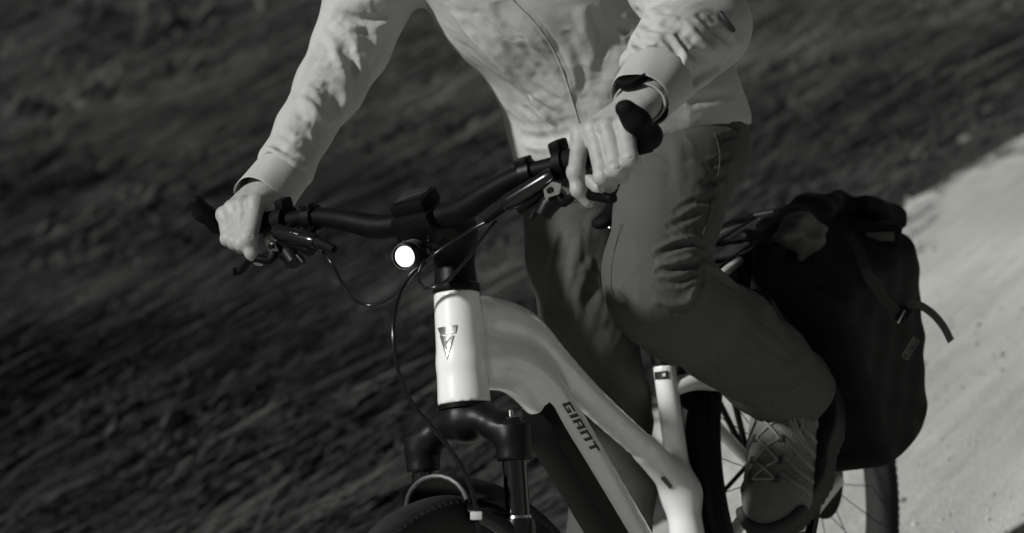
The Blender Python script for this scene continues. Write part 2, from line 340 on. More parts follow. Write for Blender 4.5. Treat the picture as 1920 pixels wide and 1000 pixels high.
# ------------------------------------------------------------------ the electric bicycle
m_white = mat('white_paint', .84, .30, .04, 14, coat=.9, speck=.03, sscale=900)
m_black = mat("black_satin", .004, .42, .15, 40, .05, 600, spec=.18)
m_blackm = mat("black_matte", .004, .55, .2, 60, .10, 900, spec=.10)
m_gloss = mat("black_gloss", .007, .2, spec=.45)
m_rubber = mat("black_rubber", .005, .7, .25, 50, .3, 500, spec=.12)
m_steel = mat('steel', .55, .25, .1, 60, metal=1)
m_stan = mat('dark_stanchion', .10, .14, metal=1)
m_decal = mat('black_decal', .015, .4)
m_grey = mat('grey_plastic', .30, .5, .1, 60)
m_tyre = mat("tyre_rubber", .014, .85, .35, 40, .4, 300)
HTA = math.radians(68); HAX = V3(-math.cos(HTA), 0, math.sin(HTA)); HB = V3(.462, 0, .817); HT = HB+HAX*.163
m_print0 = mat('white_print', .6, .5)
FWD = V3(math.sin(HTA), 0, math.cos(HTA))            # forward, square to the steering axis
STA = math.radians(74); SAX = V3(-math.cos(STA), 0, math.sin(STA)); BB = V3(0, 0, .29); ST = BB+SAX*.412
YL = V3(0, 1, 0)
bike = empty('electric_bicycle'); bike.location = (0, 0, 0)
tag(bike, 'white electric bicycle with black fork and lit headlamp ridden along gravel path', 'bicycle')

# frame: head tube, swept top tube, deep down tube, seat tube and stays grown into one shell
tt = [at(u, v, Y=0) for u, v in ((905, 600), (950, 612), (990, 632), (1040, 682), (1110, 752), (1190, 825), (1268, 893))]
ttr = [.036, .037, .034, .028, .0240, .022, .021]
_t = spline(np.c_[np.array(tt), ttr], 4); tt, ttr = list(_t[:, :3]), list(_t[:, 3])
dt = [at(u, v, Y=0) for u, v in ((905, 672), (955, 680), (1005, 720), (1052, 790), (1110, 885), (1178, 1000), (1248, 1120))]
dtr = [.046, .046, .044, .041, .0385, .038, .038]; dt0 = list(dt)
_t = spline(np.c_[np.array(dt), dtr], 4); dt, dtr = list(_t[:, :3]), list(_t[:, 3])
def f_frame(P):
    d = cone(P, HB, HB+HAX*.06, .0385, .036); d = smin(d, cone(P, HB+HAX*.06, HT, .036, .0335), .006)
    a = np.abs((P-np.asarray(HB, np.float32))@np.asarray(HAX, np.float32)-.0815)-.0815; d = np.maximum(d, a)
    t = chain(P, tt, ttr, .002, YL, .92); b = chain(P, dt, dtr, .002, YL, .76)
    g = smin(t, b, .014)
    d = smin(d, g, .022)
    s = smin(cone(P, BB, BB+SAX*.20, .036, .026), cone(P, BB+SAX*.20, ST, .0195, .0188), .03)
    s = np.maximum(s, (P-np.asarray(ST, np.float32))@np.asarray(SAX, np.float32))
    s = smin(s, cone(P, tt[-4], BB+SAX*.20, .021, .024), .03)
    d = smin(d, s, .012)
    return d
v, q = nets(f_frame, (-.16, -.062, .27), (.53, .062, 1.01), .0030); v = relax(v, q, 3, .5)
frame = obj('frame', np_mesh('frame', v, q), m_white, bike)
for s in (1, -1):
    A = BB+SAX*.372; pts = spline([A, A+V3(-.06, .035*s, -.012), V3(-.30, .068*s, .555), V3(-.462, .072*s, .372)], 6)
    MB().tube(pts, np.linspace(.0165, .010, len(pts)), 14).build('seat_stay', m_white, bike)
    pts = spline([BB+V3(-.03, .035*s, .0), V3(-.2, .06*s, .31), V3(-.462, .074*s, .345)], 6)
    MB().tube(pts, np.linspace(.016, .011, len(pts)), 12).build('chain_stay', m_white, bike)
# battery cover: the black belly of the down tube
dtx = spline(dt0[1:], 5); mb = MB()
dn = lambda i: nrm(np.cross(nrm(dtx[min(i+1, len(dtx)-1)]-dtx[max(i-1, 0)]), YL))
sec = [(-.018, -.028), (-.0305, -.034), (-.0325, -.046), (-.025, -.060), (0, -.065), (.025, -.060), (.0325, -.046), (.0305, -.034), (.018, -.028)]
vs_ = []; i0 = 3
for i in range(i0, len(dtx)):
    n_ = dn(i); n_ = n_ if n_[2] > 0 else -n_
    k = min(1, (i-i0)/7); k = .30+.70*k*k*(3-2*k)
    vs_ += [dtx[i]+YL*a*(.5+.5*k)+n_*(b*k-.003) for a, b in sec]
m_ = len(sec); fs = [(r*m_+c, r*m_+c+1, (r+1)*m_+c+1, (r+1)*m_+c) for r in range(len(vs_)//m_-1) for c in range(m_-1)]
fs += [tuple(range(m_))[::-1], tuple(range(len(vs_)-m_, len(vs_)))]
MB().add(vs_, fs).build('battery_cover', m_black, bike, edge=35)
MB().tube([V3(.03, -.085, .30), V3(.03, .085, .30)], .072, 28).build('motor', m_blackm, bike)

# headset, spacer column, stem
mb = MB(); mb.lathe(HT, HAX, [(0, .0335), (.002, .0345), (.010, .0345), (.013, .031), (.016, .031)], 36); mb.build('headset', m_black, bike)
mb = MB(); mb.lathe(HB-HAX*.008, HAX, [(0, .030), (.002, .0375), (.008, .038)], 36); mb.build('headset', m_black, bike)
BAR0 = at(790, 415, Y=0)
def f_stem(P):
    d = cone(P, HT+HAX*.014, HT+HAX*.098, .031, .027)
    d = smin(d, cone(P, HT+HAX*.088, BAR0, .029, .024, YL, 1.15), .03)
    return d
v, q = nets(f_stem, (.25, -.05, .95), (.50, .05, 1.16), .003); v = relax(v, q, 2)
stem = obj('stem', np_mesh('stem', v, q), m_black, bike)
# bar clamp with display above it
fx = nrm(V3(.93, 0, -.20)); fu = nrm(np.cross(fx, YL)); fu = fu if fu[2] > 0 else -fu
mb = MB().box(BAR0+fx*.004-fu*.004, (fx, YL, fu), (.027, .034, .026), .35); mb.build('bar_clamp', m_black, bike)
disp = MB().box(BAR0-fx*.004+fu*.027, (fx, YL, fu), (.026, .029, .012), .5).build('display', m_blackm, bike)
MB().box(BAR0-fx*.006+fu*.0395, (fx, YL, fu), (.020, .023, .0008), .2).build('screen', m_gloss, disp)
for sy in (-1, 1): MB().lathe(BAR0+fx*.031+YL*.022*sy-fu*.016, fx, [(0, .0035), (.002, .0035), (.0021, .002), (.0012, .0018)], 10).build('bolt', m_steel, bike)

# handlebar: riser with back sweep
GRIP = V3(.415, .318, 1.126)
hb_half = [(.433, .0, 1.090), (.433, .040, 1.090), (.436, .075, 1.093), (.434, .125, 1.108), (.428, .180, 1.121), (.421, .240, 1.124), (.413, .300, 1.127), (.398, .372, 1.131)]
hb_half = [np.array(p)+np.array([BAR0[0]-.433, 0, BAR0[2]-1.090])*max(0, 1-p[1]/.15) for p in hb_half]
full = [p*V3(1, -1, 1) for p in hb_half[::-1]][:-1]+hb_half
bp_ = spline(full, 6); br = [.0182 if abs(p[1]) < .08 else .0182-.0052*min(1, (abs(p[1])-.08)/.13) for p in bp_]
MB().tube(bp_, br, 20).build('handlebar', m_blackm, bike)
def barpt(y):
    h = np.array(hb_half); return V3(np.interp(y, h[:, 1], h[:, 0]), y, np.interp(y, h[:, 1], h[:, 2]))
OUT = nrm(barpt(.37)-barpt(.25))
MIR = V3(1, -1, 1)
for s in (1, -1):
    M = V3(1, s, 1)
    gp = [barpt(y)*M for y in np.linspace(.252, .372, 9)]
    grip = MB().tube(gp, [.0185, .0172, .0165, .0165, .0168, .0172, .018, .019, .0195], 18).build('grip', m_rubber, bike)
    hk = 1 if s > 0 else .80
    def f_horn(P):
        a = barpt(.366); b = a+OUT*.012+V3(.012, 0, .006); c = b+V3(.024, .004, .026); e = c+V3(.012, -.004, .020)
        d = chain(P, [a-V3(.012, 0, .0), b, c, e], [.0205*hk, .0195*hk, .0175*hk, .0145*hk], .012, nrm(V3(-.5, 0, .8)), .85)
        return d
    v, q = nets(f_horn, (.33, .32, 1.08), (.53, .43, 1.25), .0026); v = relax(v, q, 2)
    if s < 0: v = v*MIR; q = q[:, ::-1]
    obj('bar_end', np_mesh('bar_end', v, q), m_rubber, bike)
    # control clamps
    c1 = barpt(.243)*M; ax = (barpt(.26)-barpt(.22))*M
    ring = MB().lathe(c1-nrm(ax)*.006, ax, [(0, .0205), (.001, .0235), (.013, .0235), (.014, .0205)], 22)
    ring.box(c1+V3(-.004, 0, .024), (nrm(ax), V3(1, 0, 0), V3(0, 0, 1)), (.009, .014, .009), .4); ring.build('switch_clamp', m_blackm, bike)
    c2 = barpt(.19)*M; ax2 = (barpt(.2)-barpt(.18))*M
    MB().lathe(c2-nrm(ax2)*.008, ax2, [(0, .0155), (.001, .0195), (.017, .0195), (.018, .0155)], 20).box(c2+V3(.004, 0, .018), (nrm(ax2), V3(1, 0, 0), V3(0, 0, 1)), (.010, .010, .006), .4).build('lever_clamp', m_black, bike)
    # brake lever: master cylinder lying ahead of the bar, reservoir, lever blade, knobs
    lev = empty('brake_lever'); lev.parent = bike
    a = (barpt(.245)+V3(.030, 0, -.008))*M; b = (barpt(.165)+V3(.038, 0, -.026))*M
    cyl = spline([a, .5*(a+b)+V3(.002, 0, 0), b], 5); MB().tube(cyl, [.0105]+[.0122]*(len(cyl)-2)+[.0105], 16).build('master_cylinder', m_gloss, lev)
    MB().tube([a+V3(-.006, -.01*s, -.012), b+V3(-.004, .016*s, -.010)], [.012, .010], 14).build('reservoir', m_black, lev)
    for t in (.25, .75):
        c = a+(b-a)*t; MB().tube([c, c+V3(-.026, 0, .010)], .007, 10).build('strut', m_black, lev)
    e = b+(b-a)*.42+V3(.002, 0, -.004); boot = MB().tube([b, b+(e-b)*.15, b+(e-b)*.9, e], [.0095, .0082, .0070, .0055], 14).build('hose_boot', m_rubber, lev)
    p0 = a+V3(.006, 0, -.022); tip = (barpt(.322)+V3(.050, 0, -.058))*M
    bl = spline([p0, p0+V3(.012, .012*s, -.016), (barpt(.285)+V3(.058, 0, -.040))*M, tip, tip+V3(.006, .012*s, .001)], 5)
    MB().tube(bl, [.007]+[.0046]*(len(bl)-2)+[.005], 12, ell=(V3(0, 0, 1), 1.35)).build('lever_blade', m_blackm, lev)
    MB().prism([(-.012, -.005), (.010, -.010), (.016, .002), (.006, .010), (-.010, .007)], p0+V3(.010, 0, .004), nrm(b-a)*-s*s, V3(0, 0, 1), V3(1, 0, 0), .004).build('pivot_plate', m_steel, lev, smooth=False)
    if s < 0:      # white print on the cylinder
        mid = .5*(a+b)+(b-a)*.06; ex = nrm(b-a); to = nrm(CAM-mid); to = nrm(to-ex*np.dot(to, ex)); ey = np.cross(to, ex); mid = mid+to*.0126
        for nm, polys in (('letter', [[(-.0075, -.0042), (-.0058, -.0042), (.0012, .0042), (-.0005, .0042)], [(-.0005, -.0042), (.0012, -.0042), (-.0058, .0042), (-.0075, .0042)]]), ('letter', [[(.0012, .0028), (.0082, .0028), (.0086, .0042), (.0016, .0042)], [(.0036, -.0042), (.0054, -.0042), (.0062, .0028), (.0044, .0028)]]), ('printed_line', [[(-.021, .0005), (-.010, .0005), (-.010, .0016), (-.021, .0016)]])):
            mb = MB()
            for k_, pg in enumerate(polys): mb.prism(pg, mid+to*(.0001*k_), ex, ey, to, .0003)
            mb.build(nm, m_print0, lev, smooth=False)
    MB().lathe(p0+V3(.014, 0, .005), V3(1, 0, 0), [(0, .0045), (.004, .0045), (.0045, .003)], 12).build('pivot_bolt', m_gloss, lev)
    MB().tube([p0+V3(-.010, .004*s, -.004), p0+V3(.0, -.018*s, -.016), p0+V3(.008, -.028*s, -.028)], [.014, .0145, .012], 12).build('shifter_body', m_black, lev)
    MB().tube([p0+V3(.006, -.035*s, -.018), p0+V3(.010, -.045*s, -.030)], .0055, 10).build('adjuster_knob', m_black, lev)
    MB().box(p0+V3(.0, .028*s, -.014), (V3(0, 1, 0), V3(1, 0, .2), V3(-.2, 0, 1)), (.014, .003, .008), .3).build('shift_paddle', m_grey, lev)

# headlamp with clamp
LP = at(757, 482, D=3.46); lx = nrm(CAM-LP+V3(.2, -1.55, -.15))
lamp = MB().lathe(LP-lx*.055, lx, [(0, .006), (.004, .011), (.02, .014), (.032, .0185), (.05, .0192), (.055, .0192), (.0555, .0178), (.051, .0176)], 30).build('headlamp', m_black, bike)
MB().lathe(LP-lx*.006, lx, [(0, .0174), (.001, .0174), (.0012, .0145)], 30).build('reflector', emission('lamp_rim', .9), lamp)
MB().lathe(LP-lx*.005, lx, [(0, .0150), (.002, .0148), (.0042, .0115), (.0052, .0080)], 30).build('lamp_lens', emission('lamp_light', 2.2), lamp)
MB().lathe(LP-lx*.0005, lx, [(0, .0082), (.0010, .0070), (.0016, .003)], 24).build('lamp_led', emission('lamp_hot', 9.0), lamp)
_a = nrm(np.cross(lx, V3(0, 0, 1))); _b = np.cross(lx, _a)
MB().tube([LP+lx*.001+.0184*(_a*math.cos(t)+_b*math.sin(t)) for t in np.linspace(0, 2*math.pi, 33)], .0013, 8).build('bezel', m_gloss, lamp)
for k in range(5): MB().lathe(LP-lx*(.036-.004*k), lx, [(0, .0195), (.0005, .0205), (.0018, .0205), (.0022, .0195)], 30).build('cooling_ring', m_black, lamp)
MB().tube([LP-lx*.03, BAR0-fu*.03, BAR0-fu*.02], [.008, .009, .010], 10).build('lamp_bracket', m_black, bike)

# brake hoses and cables
def hose(pts, r=.0027, name='brake_hose', m=None):
    MB().tube(spline([at(u, v, D=d) for u, v, d in pts], 9), r, 10).build(name, m or m_gloss, bike)
hose([(606, 472, 3.60), (622, 494, 3.585), (640, 528, 3.58), (662, 560, 3.57), (695, 573, 3.56), (730, 562, 3.54), (757, 535, 3.52), (790, 496, 3.49), (815, 470, 3.47)])
hose([(800, 492, 3.455), (772, 515, 3.42), (752, 548, 3.385), (740, 590, 3.36), (738, 640, 3.345), (748, 700, 3.34), (774, 758, 3.34), (812, 803, 3.34), (848, 848, 3.35), (874, 893, 3.345), (890, 945, 3.345), (898, 1010, 3.345)], .0031)
hose([(925, 411, 3.42), (885, 430, 3.43), (845, 455, 3.43), (812, 480, 3.435), (790, 505, 3.45), (780, 520, 3.46)], .0022)
hose([(930, 415, 3.42), (905, 445, 3.40), (872, 490, 3.385), (845, 520, 3.38), (818, 538, 3.38), (797, 540, 3.39), (787, 528, 3.40), (787, 510, 3.42), (795, 490, 3.44)], .0024)
MB().box(at(893, 967, D=3.34), (VR, VD, VU), (.008, .006, .0055), .3).build('hose_clip', mat('pale_plastic', .55, .4), bike)

# suspension fork
FS = .079
def f_crown(P):
    c = HB-HAX*.020
    d = cone(P, c+HAX*.006, c-HAX*.004, .032, .031)
    for s in (1, -1):
        a = c+YL*.03*s-HAX*.004; b = c+YL*FS*.74*s-HAX*.020; e = c+YL*FS*s-HAX*.036
        d = smin(d, chain(P, [c-HAX*.004, a, b, e], [.026, .022, .022, .022], .010, FWD, 1.15), .012)
        g = cone(P, e+HAX*.016, e-HAX*.034, .0258, .0248); cut = np.abs((P-np.asarray(e-HAX*.008, np.float32))@np.asarray(HAX, np.float32))-.026
        d = smin(d, np.maximum(g, cut), .008)
    return d
v, q = nets(f_crown, (.36, -.12, .66), (.58, .12, .86), .0028); v = relax(v, q, 2)
obj('fork_crown', np_mesh('fork_crown', v, q), mat('fork_black', .005, .42, .15, 40, spec=.22), bike)
for s in (1, -1):
    c = HB-HAX*.020+YL*FS*s-HAX*.036
    leg = empty('fork_leg'); leg.parent = bike
    MB().lathe(c-HAX*.034, -HAX, [(0, .0172), (.11, .0172)], 28).build('stanchion', m_stan, leg)
    MB().lathe(c+HAX*.017, HAX, [(0, .019), (.004, .019), (.005, .014), (.010, .014), (.0105, .012)], 20).build('top_cap', m_gloss, leg)
    if s > 0: MB().lathe(c+HAX*.026, HAX, [(0, .004), (.012, .0035), (.0125, .002)], 10).build('air_valve', m_steel, leg)
    MB().lathe(c-HAX*.116, -HAX, [(0, .0200), (.002, .0225), (.010, .0235), (.03, .0228), (.20, .0212), (.34, .020), (.36, .014)], 28).build('lower_leg', m_gloss, leg)
    MB().lathe(c-HAX*.112, -HAX, [(0, .0188), (.006, .0195)], 24).build('wiper_seal', m_steel if s > 0 else m_rubber, leg)
# arch joining the lower legs, in front of the tyre
c = HB-HAX*.020-HAX*.045
arch = [c-HAX*.150+YL*FS, c-HAX*.122+YL*FS*.92+FWD*.020, c-HAX*.098+YL*FS*.55+FWD*.040, c-HAX*.090+FWD*.046, c-HAX*.098-YL*FS*.55+FWD*.040, c-HAX*.122-YL*FS*.92+FWD*.020, c-HAX*.150-YL*FS]
ap = spline(arch, 6); MB().tube(ap, .013, 14, ell=(FWD, 1.25)).build('fork_arch', m_gloss, bike)
# wheels
AXF = V3(.694, 0, .370); AXR = V3(-.465, 0, .370)
def wheel(name, c, R=.370, tr=.031):
    w = empty(name); w.parent = bike; w.location = tuple(c)
    n, m_ = 120, 16; vs_ = []
    for i in range(n):
        a = 2*math.pi*i/n; rad = V3(math.cos(a), 0, math.sin(a))
        for j in range(m_):
            b = 2*math.pi*j/m_; rr = tr*(1+.02*math.sin(3*b)); vs_.append(rad*(R-tr+rr*math.cos(b))+YL*rr*1.0*math.sin(b))
    fs = [(i*m_+j, i*m_+(j+1) % m_, ((i+1) % n)*m_+(j+1) % m_, ((i+1) % n)*m_+j) for i in range(n) for j in range(m_)]
    ty = MB().add(vs_, fs)
    for i in range(150):        # tread lugs, part of the tyre
        a = 2*math.pi*i/150; 
        for b, hw in ((-.95, .0040), (.95, .0040)):
            aa = a+(.02 if abs(b) > .5 else 0); rad = V3(math.cos(aa), 0, math.sin(aa)); tan = V3(-math.sin(aa), 0, math.cos(aa)); nn = rad*math.cos(b)+YL*math.sin(b); tt_ = -rad*math.sin(b)+YL*math.cos(b)
            ty.box(rad*(R-tr)+nn*(tr+.0003), (tan, tt_, nn), (.0045, hw*.8, .0006), 0)
    ty.build('tyre', m_tyre, w)
    prof = []; vs_ = []
    sec_ = [(R-.058, .0), (R-.056, .014), (R-.046, .0165), (R-.042, .0165), (R-.042, -.0165), (R-.046, -.0165), (R-.056, -.014)]
    for i in range(n):
        a = 2*math.pi*i/n; rad = V3(math.cos(a), 0, math.sin(a)); vs_ += [rad*r+YL*y for r, y in sec_]
    k = len(sec_); MB().add(vs_, [(i*k+j, i*k+(j+1) % k, ((i+1) % n)*k+(j+1) % k, ((i+1) % n)*k+j) for i in range(n) for j in range(k)]).build('rim', m_black, w)
    MB().lathe(V3(0, -.06, 0), YL, [(0, .012), (.02, .014), (.025, .028), (.03, .028), (.034, .018), (.086, .018), (.09, .028), (.095, .028), (.1, .014), (.12, .012)], 24).build('hub', m_black, w)
    for i in range(28):
        a = 2*math.pi*i/28; s = 1 if i % 2 else -1; b = a+(.45 if i % 4 < 2 else -.45)
        MB().tube([V3(.027*math.cos(b), .032*s, .027*math.sin(b)), V3((R-.055)*math.cos(a), .004*s, (R-.055)*math.sin(a))], .0009, 5).build('spoke', m_blackm, w)
    MB().lathe(V3(0, .042, 0), YL, [(0, .09), (.002, .09)], 40).build('brake_disc', m_stan, w)
    return w
wheel('front_wheel', AXF); wheel('rear_wheel', AXR)
# front mudguard hugging the tyre under the arch, rear mudguard
def guard(name, c, R, a0, a1, hw, m, n=40, deep=1.0, lip=None):
    mb = MB(); vs_ = []; prof = [(math.sin(b), (math.cos(b)-1)*deep) for b in np.linspace(-1.45, 1.45, 11)]
    for layer in (0, -.0022):
        for i in range(n+1):
            a = a0+(a1-a0)*i/n; rad = V3(math.cos(a), 0, math.sin(a)); vs_ += [c+rad*(R+layer+y*hw)+YL*x*hw for x, y in prof]
    k = len(prof); o2 = (n+1)*k; fs = []
    for i in range(n):
        for j in range(k-1):
            p = i*k+j; fs.append((p, p+1, p+k+1, p+k)); fs.append((o2+p, o2+p+k, o2+p+k+1, o2+p+1))
    for i in range(n):
        for j in (0, k-1): p = i*k+j; fs.append((p, p+k, o2+p+k, o2+p))
    for j in range(k-1):
        for p in (j, n*k+j): fs.append((p, p+1, o2+p+1, o2+p))
    g = mb.add(vs_, fs).build(name, m, bike)
    if lip:
        rad = V3(math.cos(a0), 0, math.sin(a0)); MB().tube([c+rad*(R+y*hw)+YL*x*hw for x, y in prof], .0035, 8).build('lip', lip, g)
    return g
guard('front_mudguard', AXF, .398, math.radians(106), math.radians(190), .052, m_black, deep=.82, lip=mat('worn_lit_edge', .06, .45, .3, 60))  # paler lip: worn edge, with the light it catches put into the grey
guard('rear_mudguard', AXR, .392, math.radians(-20), math.radians(172), .036, m_black, 60, .45)
for s in (1, -1):
    MB().tube([AXR+V3(0, .07*s, 0), AXR+V3(0.392*math.cos(math.radians(170)), .034*s, 0.392*math.sin(math.radians(170)))], .0028, 8).build('mudguard_stay', m_black, bike)
    MB().tube([AXR+V3(0, .07*s, 0), AXR+V3(0.392*math.cos(math.radians(130)), .034*s, 0.392*math.sin(math.radians(130)))], .0028, 8).build('mudguard_stay', m_black, bike)
# seat post, clamp and saddle
ST2 = ST+SAX*.003
MB().lathe(ST-SAX*.01, SAX, [(0, .0155), (.24, .0155)], 24).build('seat_post', m_gloss, bike)
MB().lathe(ST+SAX*.0, SAX, [(0, .0165), (.001, .0205), (.030, .0205), (.034, .0185), (.05, .018), (.052, .0155)], 28).build('seat_clamp', m_black, bike)
def f_sad(P):
    c = V3(-.19, 0, .962)
    d = chain(P, [V3(-.052, 0, .950), V3(-.12, 0, .956), V3(-.20, 0, .962), V3(-.285, 0, .975)], [.021, .025, .046, .055], .02, V3(0, 0, 1), .55)
    d = smin(d, smin(ellip(P, V3(-.27, .045, .972), np.eye(3), (.05, .035, .028)), ellip(P, V3(-.27, -.045, .972), np.eye(3), (.05, .035, .028)), .02), .02)
    return d
v, q = nets(f_sad, (-.36, -.1, .91), (-.01, .1, 1.02), .004); v = relax(v, q, 2); obj('saddle', np_mesh('saddle', v, q), m_rubber, bike)
for s in (1, -1): MB().tube(spline([V3(-.09, .015*s, .935), V3(-.14, .022*s, .915), V3(-.22, .022*s, .915), V3(-.28, .025*s, .95)], 5), .0035, 8).build('saddle_rail', m_steel, bike)
# cranks, pedals, chainring, chain, motor side
PA = math.radians(140); CR = .168
for s in (1, -1):
    a = PA if s > 0 else PA+math.pi; e = BB+V3(math.cos(a)*CR, .085*s, math.sin(a)*CR)
    MB().tube([BB+YL*.075*s, e-YL*.008*s], [.017, .013], 12, ell=(YL, .7)).build('crank_arm', m_black, bike)
    ped = empty('pedal'); ped.parent = bike
    PX = nrm(V3(.80, 0, -.60)) if s > 0 else V3(1, 0, 0); PZ = nrm(np.cross(PX, YL)); pc = e+YL*.058*s
    MB().tube([e, e+YL*.105*s], .007, 10).build('axle', m_black, ped)
    mb = MB()
    for t in (-1, 1): mb.box(pc+PX*.043*t, (PX, YL, PZ), (.007, .050, .009), .3)
    for t in (-1, 0, 1): mb.box(pc+YL*.043*t, (PX, YL, PZ), (.043, .0065, .008), .3)
    mb.build('pedal_body', m_black, ped)
    for t in (-1, 1):
        for k in (-1, -.4, .4, 1): MB().lathe(pc+PX*.043*t+YL*.042*k, PZ, [(-.012, .002), (.012, .002)], 6).build('pin', m_steel, ped)
CRG = V3(.0, -.055, .29)
mb = MB(); n = 42; vs_ = []
for i in range(n*4):
    a = 2*math.pi*i/(n*4); r = .088+(.005 if i % 4 in (1, 2) else 0); vs_ += [CRG+V3(math.cos(a)*r, -.0015, math.sin(a)*r), CRG+V3(math.cos(a)*r, .0015, math.sin(a)*r), CRG+V3(math.cos(a)*.07, -.0015, math.sin(a)*.07), CRG+V3(math.cos(a)*.07, .0015, math.sin(a)*.07)]
N4 = n*4; fs = []
for i in range(N4):
    j = (i+1) % N4; fs += [(4*i, 4*j, 4*j+1, 4*i+1), (4*i+2, 4*i+3, 4*j+3, 4*j+2), (4*i, 4*i+2, 4*j+2, 4*j), (4*i+1, 4*j+1, 4*j+3, 4*i+3)]
mb.add(vs_, fs).build('chainring', m_stan, bike)
MB().tube([CRG+V3(.0, 0, .091), AXR+V3(0, -.055, .05)], .0045, 6).tube([CRG+V3(.0, 0, -.091), AXR+V3(0, -.055, -.05)], .0045, 6).build('chain', m_stan, bike)
for k in range(7): MB().lathe(AXR+V3(0, -.032-.004*k, 0), YL, [(0, .07-.006*k), (.0018, .07-.006*k)], 30).build('sprocket', m_stan, bike)
# rack over the rear wheel
rack = empty('rear_rack'); rack.parent = bike
ZR = .800; m_rail = mat('rail_glint', .50, .35, .2, 50)  # pale grey paints the bright highlight onto the left rail
for s in (1, -1):
    MB().tube(spline([V3(-.20, .085*s, ZR-.012), V3(-.24, .095*s, ZR), V3(-.50, .095*s, ZR), V3(-.62, .09*s, ZR), V3(-.66, .05*s, ZR)], 5), .0075, 12).build('rail', m_rail if s > 0 else m_gloss, rack)
    for x in (-.33, -.5): MB().tube([V3(x, .095*s, ZR), V3(-.45, .082*s, .40)], .006, 10).build('leg', m_black, rack)
    MB().tube(spline([V3(-.22, .05*s, ZR-.012), V3(-.45, .05*s, ZR-.004), V3(-.66, .05*s, ZR-.004)], 4), .005, 10).build('rail', m_black, rack)
MB().tube([V3(-.66, .05, ZR), V3(-.66, -.05, ZR)], .0075, 12).build('end_bar', m_gloss, rack)
for x in (-.23, -.36, -.5): MB().box(V3(x, 0, ZR-.008), (V3(1, 0, 0), YL, V3(0, 0, 1)), (.014, .092, .003), .3).build('cross_plate', m_black, rack)
# --- marks on the frame
def on_down(t, side):   # point and axes on the left face of the down tube
    i = t*(len(dtx)-1); k = int(i); p = dtx[k]+(dtx[min(k+1, len(dtx)-1)]-dtx[k])*(i-k); return p

# ------------------------------------------------------------------ the rider
rider = empty('person')
tag(rider, 'rider in pale zipped jacket and dark trousers gripping the handlebar', 'person')
def fabric(name, g, rough=.85, weave=1500, wb=.25, var=.08, big=.0, sheen=.0):
    m = mat(name, g, rough, var, 6, spec=.25, sheen=sheen, speck=.10 if g > .2 else .22, sscale=560)
    N = m.node_tree.nodes; L = m.node_tree.links; b = N['Principled BSDF']; tc = N.new('ShaderNodeTexCoord')
    n1 = N.new('ShaderNodeTexNoise'); n1.inputs['Scale'].default_value = weave; n1.inputs['Detail'].default_value = 2; L.new(tc.outputs['Object'], n1.inputs[0])
    n2 = N.new('ShaderNodeTexNoise'); n2.inputs['Scale'].default_value = 55; n2.inputs['Detail'].default_value = 4; n2.inputs['Distortion'].default_value = .8; L.new(tc.outputs['Object'], n2.inputs[0])
    b1 = N.new('ShaderNodeBump'); b1.inputs['Strength'].default_value = wb; b1.inputs['Distance'].default_value = .0006; L.new(n1.outputs[0], b1.inputs['Height'])
    b2 = N.new('ShaderNodeBump'); b2.inputs['Strength'].default_value = big; b2.inputs['Distance'].default_value = .006; L.new(n2.outputs[0], b2.inputs['Height']); L.new(b1.outputs[0], b2.inputs['Normal']); L.new(b2.outputs[0], b.inputs['Normal'])
    return m
m_jacket = fabric('jacket_cloth', .43, .8, 1300, .3, .05, .04)
m_trouser = fabric('trouser_cloth', .076, .85, 1700, .4, .12, .05)
m_skin = mat('skin', .34, .50, .13, 60, .30, 360, spec=.4, speck=.10)
m_nail = mat('nail', .46, .3)

# skeleton
SR, SL = V3(-.07, -.22, 1.53), V3(.05, .17, 1.53)
sleeveR = [SR]+[at(u, v, Y=y) for u, v, y in ((715, -60, -.24), (688, 5, -.25), (660, 85, -.275), (617, 165, -.290), (570, 243, -.30), (540, 305, -.31))]
sleeveRr = [.080, .072, .066, .060, .053, .0425, .0415]
cuffR = [at(527, 328, Y=-.312), at(492, 372, Y=-.315)]
EL = V3(.066, .325, 1.232); WL = at(1203, 185, D=3.41)
sleeveL = [SL, .5*(SL+EL)+V3(.01, .03, 0), EL, EL+(WL-EL)*.42+V3(0, 0, .008), EL+(WL-EL)*.72+V3(0, 0, .006)]
sleeveLr = [.085, .078, .070, .062, .054]
cuffL = [EL+(WL-EL)*.76, EL+(WL-EL)*.97]
TW = nrm(SL-SR)
spine = [V3(-.215, .006, 1.02), V3(-.195, .012, 1.10), V3(-.14, .012, 1.21), V3(-.075, -.018, 1.34), V3(-.03, -.028, 1.46), V3(-.02, -.03, 1.54)]
def pl(P, p, n): return (P-np.asarray(p, np.float32))@np.asarray(nrm(n), np.float32)
HEM_P, HEM_N = V3(-.2, 0, 1.035), nrm(V3(.16, 0, -1))
def torso(P, g=0.0):
    d = None
    rad = [.150, .142, .130, .130, .125, .085]
    for i in range(len(spine)-1):
        w = nrm(YL*(1-i/4)+TW*(i/4)) if i < 4 else TW
        e = cone(P, spine[i], spine[i+1], rad[i]+g, rad[i+1]+g, w, 1.36 if i < 4 else 1.5); d = e if d is None else smin(d, e, .04)
    # loose front hanging over the belly
    d = smin(d, ellip(P, V3(-.145, -.015, 1.055), (V3(1, 0, .1), YL, V3(0, 0, 1)), (.125+g, .135+g, .085)), .05)
    return d
